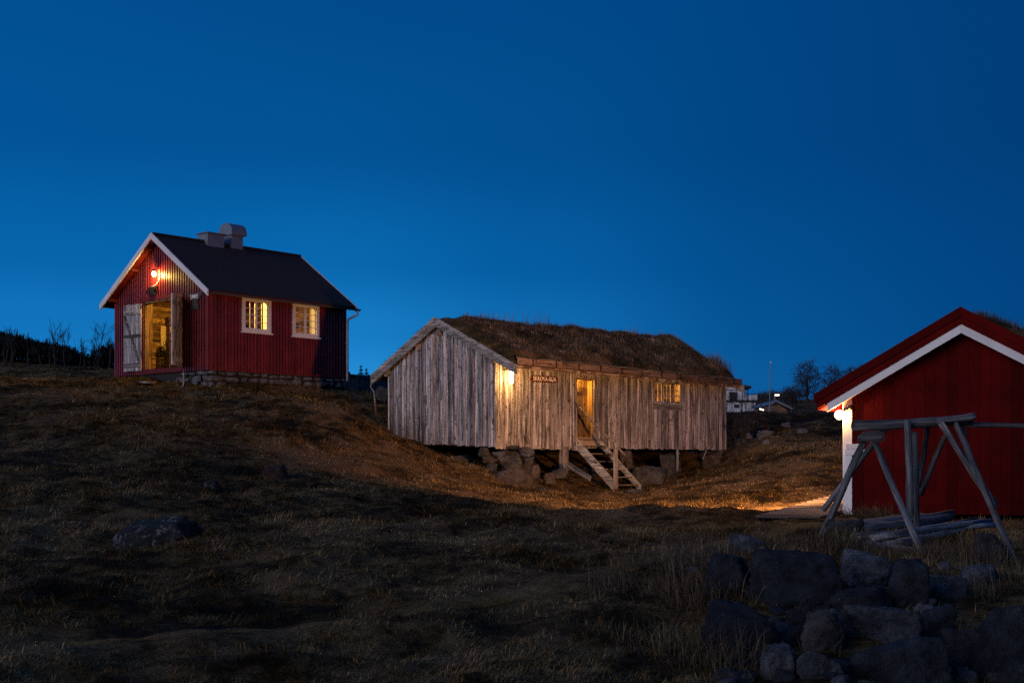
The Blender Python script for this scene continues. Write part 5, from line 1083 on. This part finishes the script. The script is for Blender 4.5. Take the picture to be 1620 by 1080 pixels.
# far trees and hill on the right
def round_tree(label, px, pyb, pyt, wpx, Y, seed, n=430, stems=1):
    """bare broad-crowned tree: tips spread through a rounded crown, each joined to the nearest limb already grown"""
    rs = np.random.RandomState(seed); b = P(px, pyb, Y); z0 = gz(b[0], Y); H_ = P(px, pyt, Y)[2] - z0; W_ = wpx / FPX * Y / 2; o = thing('bare_tree', label, 'tree', (b[0], Y, z0)); t = MB(); c = MB()
    ch = (pyb - pyt) / FPX * Y; cz = H_ - ch * .42; nodes = []
    for k in range(stems):
        dx = (k - (stems - 1) / 2) * W_ * .55; q = [Vector((dx * .2, 0, -.3)), Vector((dx * .5, 0, (H_ - ch) * .6 + .1)), Vector((dx * .8, .1, H_ - ch * .78)), Vector((dx, 0, cz))]; t.tube(q, [.24, .2, .17, .10], 6, cap=False); nodes += q[2:] + [(q[2] + q[3]) / 2]
    v = rs.randn(n, 3); v /= np.linalg.norm(v, axis=1)[:, None]; rr = rs.rand(n) ** .42; lump = .82 + .3 * rs.rand(12)[(np.arctan2(v[:, 2], v[:, 0]) * 12 / 6.2832).astype(int) % 12]
    p = v * (rr * lump)[:, None] * np.array([W_, W_ * .8, ch * .46]); p[:, 2] += cz; p = p[(p[:, 2] > H_ - ch * .86)]; p = p[np.argsort(np.linalg.norm(p - np.array([0, 0, cz - ch * .15]), axis=1))]
    N = np.array([list(q) for q in nodes]); L_ = [0.0] * len(N)
    for q in p:
        d = np.linalg.norm(N - q, axis=1) + np.maximum(0, N[:, 2] - q[2]) * .6; i = int(np.argmin(d)); a_ = Vector(N[i]); e = Vector(q); m_ = (a_ + e) / 2 + Vector(rs.randn(3) * .07 * (e - a_).length) + Vector((0, 0, .06 * (e - a_).length)); lev = L_[i] + 1
        r0 = max(.022, .085 / lev ** .8); c.tube([a_, m_, e], [r0, r0 * .8, r0 * .55], 4, cap=False)
        for k in range(3): g_ = Vector(rs.randn(3) * .32) + (e - a_).normalized() * .35; c.tube([e, e + g_], [.02, .010], 3, cap=False)
        N = np.r_[N, [list(m_), list(e)]]; L_ += [lev, lev]
    t.obj('trunk', M['twig'], o); c.obj('crown', M['twig'], o)
round_tree('largest round-crowned bare tree on the far hill at right', 1277, 642, 570, 48, 168, 3)
round_tree('wide bare tree behind the boathouse roof edge', 1318, 642, 579, 36, 164, 5, 300, 2)
round_tree('bare tree top half hidden by the boathouse roof', 1350, 640, 577, 40, 172, 8, 320)
round_tree('lower bare tree between the round-crowned one and the flagpole', 1255, 644, 611, 30, 160, 9, 160, 2)
bare_tree('thick leafless thicket at the foot of the round-crowned tree', 1296, 650, 620, 120, 73, 'thicket', 3, .6, None, 6, .09, .74, 3, None, 1, .15)
def woodland():
    rs = random.Random(31); m = MB(); nr = np.random.RandomState(4)
    for i in range(230):
        px = rs.gauss(1222, 22); Y = rs.uniform(190, 250); x = (px - CPX) / FPX * Y; z = gz(x, Y); h = rs.uniform(1.0, 1.9); p = Vector((x, Y, z - .3))
        m.tube([p, p + Vector((rs.gauss(0, .1), 0, h))], [.07, .02], 3, cap=False)
        for k in range(12):
            a = p + Vector((0, 0, h * rs.uniform(.3, .9))); m.tube([a, a + Vector((rs.gauss(0, .5), rs.gauss(0, .5), rs.uniform(.3, .9)))], [.035, .012], 3, cap=False)
    o = m.obj('woodland', M['twig']); o['kind'] = 'stuff'
woodland()
for i, (px, yb, yt, Y, st, lb) in enumerate(((1166, 668, 600, 43, 4, 'tall bare shrub standing in front of the white house'), (1183, 665, 612, 44, 4, 'bare shrub leaning right beside the white house'), (1156, 690, 640, 41.5, 5, 'low twiggy shrub against the far corner of the storehouse'), (1176, 700, 655, 40, 5, 'low twiggy shrub among the rocks of the slope'))):
    bare_tree(lb, px, yb, yt, Y, 80 + i, 'shrub', 4, .5, 'bare shrubs beside the white house', st, .016, .7, 3, None, 1, .25)
def white_house():
    Y = 84.0; c = P(1130, 650, Y); z0 = gz(c[0], Y) - .2; o = thing('white_house', 'white two-storey house with a balcony half hidden behind the grey storehouse', 'house', (c[0], Y, z0)); X = lambda px: P(px, 0, Y)[0] - c[0]; Z = lambda py: P(0, py, Y)[2] - z0
    m = MB(); xa, xb, xc = X(1110), X(1178.5), X(1150); m.box8([(xa, 0, -.5), (xb, 0, -.5), (xb, 7, -.5), (xa, 7, -.5), (xa, 0, Z(603)), (xb, 0, Z(614.5)), (xb, 7, Z(614.5)), (xa, 7, Z(603))]); m.obj('wall', M['housewhite'], o)
    m = MB(); m.box8([(xa - .3, -.4, Z(603) + .08), (xb + .35, -.4, Z(614.5) - .0), (xb + .35, 7.3, Z(614.5)), (xa - .3, 7.3, Z(603) + .08), (xa - .3, -.4, Z(603) + .25), (xb + .35, -.4, Z(614.5) + .14), (xb + .35, 7.3, Z(614.5) + .14), (xa - .3, 7.3, Z(603) + .25)]); m.obj('roof', M['housedark'], o)
    m = MB(); m.box(X(1120), X(1189), -1.4, -.01, -.5, Z(637)); ba = m.obj('balcony', M['housewhite'], o)
    m = MB(); m.box(X(1178.6), X(1191), -1.5, -.02, Z(635), Z(626.5)); m.obj('parapet', M['housewhite'], ba)
    m = MB(); m.box(X(1120), X(1191), -1.56, -1.42, Z(637) + .002, Z(637) + .1)
    for k in range(7): x = X(1125 + k * 8.5); m.box(x, x + .04, -1.5, -1.45, Z(637) + .1, Z(619))
    m.box(X(1120), X(1178), -1.5, -1.45, Z(619), Z(619) + .05); m.obj('railing', M['housedark'], ba)
    m = MB(); m.box(X(1155.5), X(1163), -1.43, -1.405, Z(646.5), Z(641)); w_ = m.obj('window', M['housedark'], o)
    m = MB(); m.box(X(1154), X(1166), -.06, -.005, Z(634.5), Z(620)); m.obj('window', M['housedark'], o)
white_house()
def hut():
    Y = 66.0; c = P(1222, 650, Y); z0 = gz(c[0], Y) - .6; o = thing('low_hut', 'low dark hut with pale roof edges beyond the grassy slope', 'hut', (c[0], Y, z0)); X = lambda px: P(px, 0, Y)[0] - c[0]; Z = lambda py: P(0, py, Y)[2] - z0
    pk, l, r_ = (X(1226), Z(634.5)), (X(1219), Z(638.5)), (X(1252), Z(647))
    m = MB(); m.add([(l[0] + .1, y, -.3) for y in (0, 5)] + [(r_[0] - .2, y, -.3) for y in (0, 5)] + [(r_[0] - .2, y, r_[1] - .05) for y in (0, 5)] + [(pk[0], y, pk[1] - .03) for y in (0, 5)] + [(l[0] + .1, y, l[1] - .05) for y in (0, 5)], [(0, 2, 4, 6, 8), (9, 7, 5, 3, 1), (0, 1, 3, 2), (2, 3, 5, 4), (8, 9, 1, 0)]); m.obj('wall', M['brown_x'], o)
    m = MB()
    for a, b in ((pk, r_), (l, pk)): m.box8([(a[0], -.3, a[1] - .04), (b[0], -.3, b[1] - .04), (b[0], 5.3, b[1] - .04), (a[0], 5.3, a[1] - .04), (a[0], -.3, a[1] + .06), (b[0], -.3, b[1] + .06), (b[0], 5.3, b[1] + .06), (a[0], 5.3, a[1] + .06)])
    m.obj('roof', M['zinc'], o)
hut()
a = P(1216.6, 650, 60); t_ = P(1219.5, 575, 60); o = thing('flagpole', 'tall white flagpole standing beyond the grassy slope', 'flagpole', (a[0], 60, gz(a[0], 60))); d_ = Vector(t_) - Vector(o.location)
m = MB(); m.tube([(0, 0, -.2), tuple(d_)], [.04, .018], 8); m.obj('pole', M['zinc'], o); m = MB(); m.tube([tuple(d_), tuple(d_ + Vector((0, 0, .05))), tuple(d_ + Vector((0, 0, .1)))], [.03, .05, .02], 8); m.obj('finial', M['pale'], o)
a = P(1225.8, 640, 70); o = thing('street_lamp', 'lit street lamp with a short arm beyond the low hut', 'street lamp', (a[0], 70, gz(a[0], 70))); h = P(0, 624, 70)[2] - o.location.z
m = MB(); m.tube([(0, 0, -.2), (0, 0, h - .05), (.04, 0, h)], [.05, .045, .04], 8); m.obj('pole', M['gutter'], o); m = MB(); m.box(-.02, .24, -.1, .1, h + .0, h + .05); hd = m.obj('head', M['gutter'], o); m = MB(); m.box(.0, .22, -.09, .09, h - .05, h - .001); m.obj('lamp', M['bulb_far'], hd)
a = P(1205, 647.5, 62); o = thing('yard_light', 'small bright light strip low behind the slope left of the flagpole', 'lamp', (a[0], 62, min(gz(a[0], 62), a[2] - .2))); h = a[2] - o.location.z
m = MB(); m.tube([(0, 0, -.1), (0, 0, h - .04)], .04, 6); m.obj('post', M['gutter'], o); m = MB(); m.box8([(-.10, -.03, h + .01), (.09, -.03, h - .05), (.09, .03, h - .05), (-.10, .03, h + .01), (-.10, -.03, h + .06), (.09, -.03, h + .0), (.09, .03, h + .0), (-.10, .03, h + .06)]); m.obj('lamp', M['bulb_far'], o)
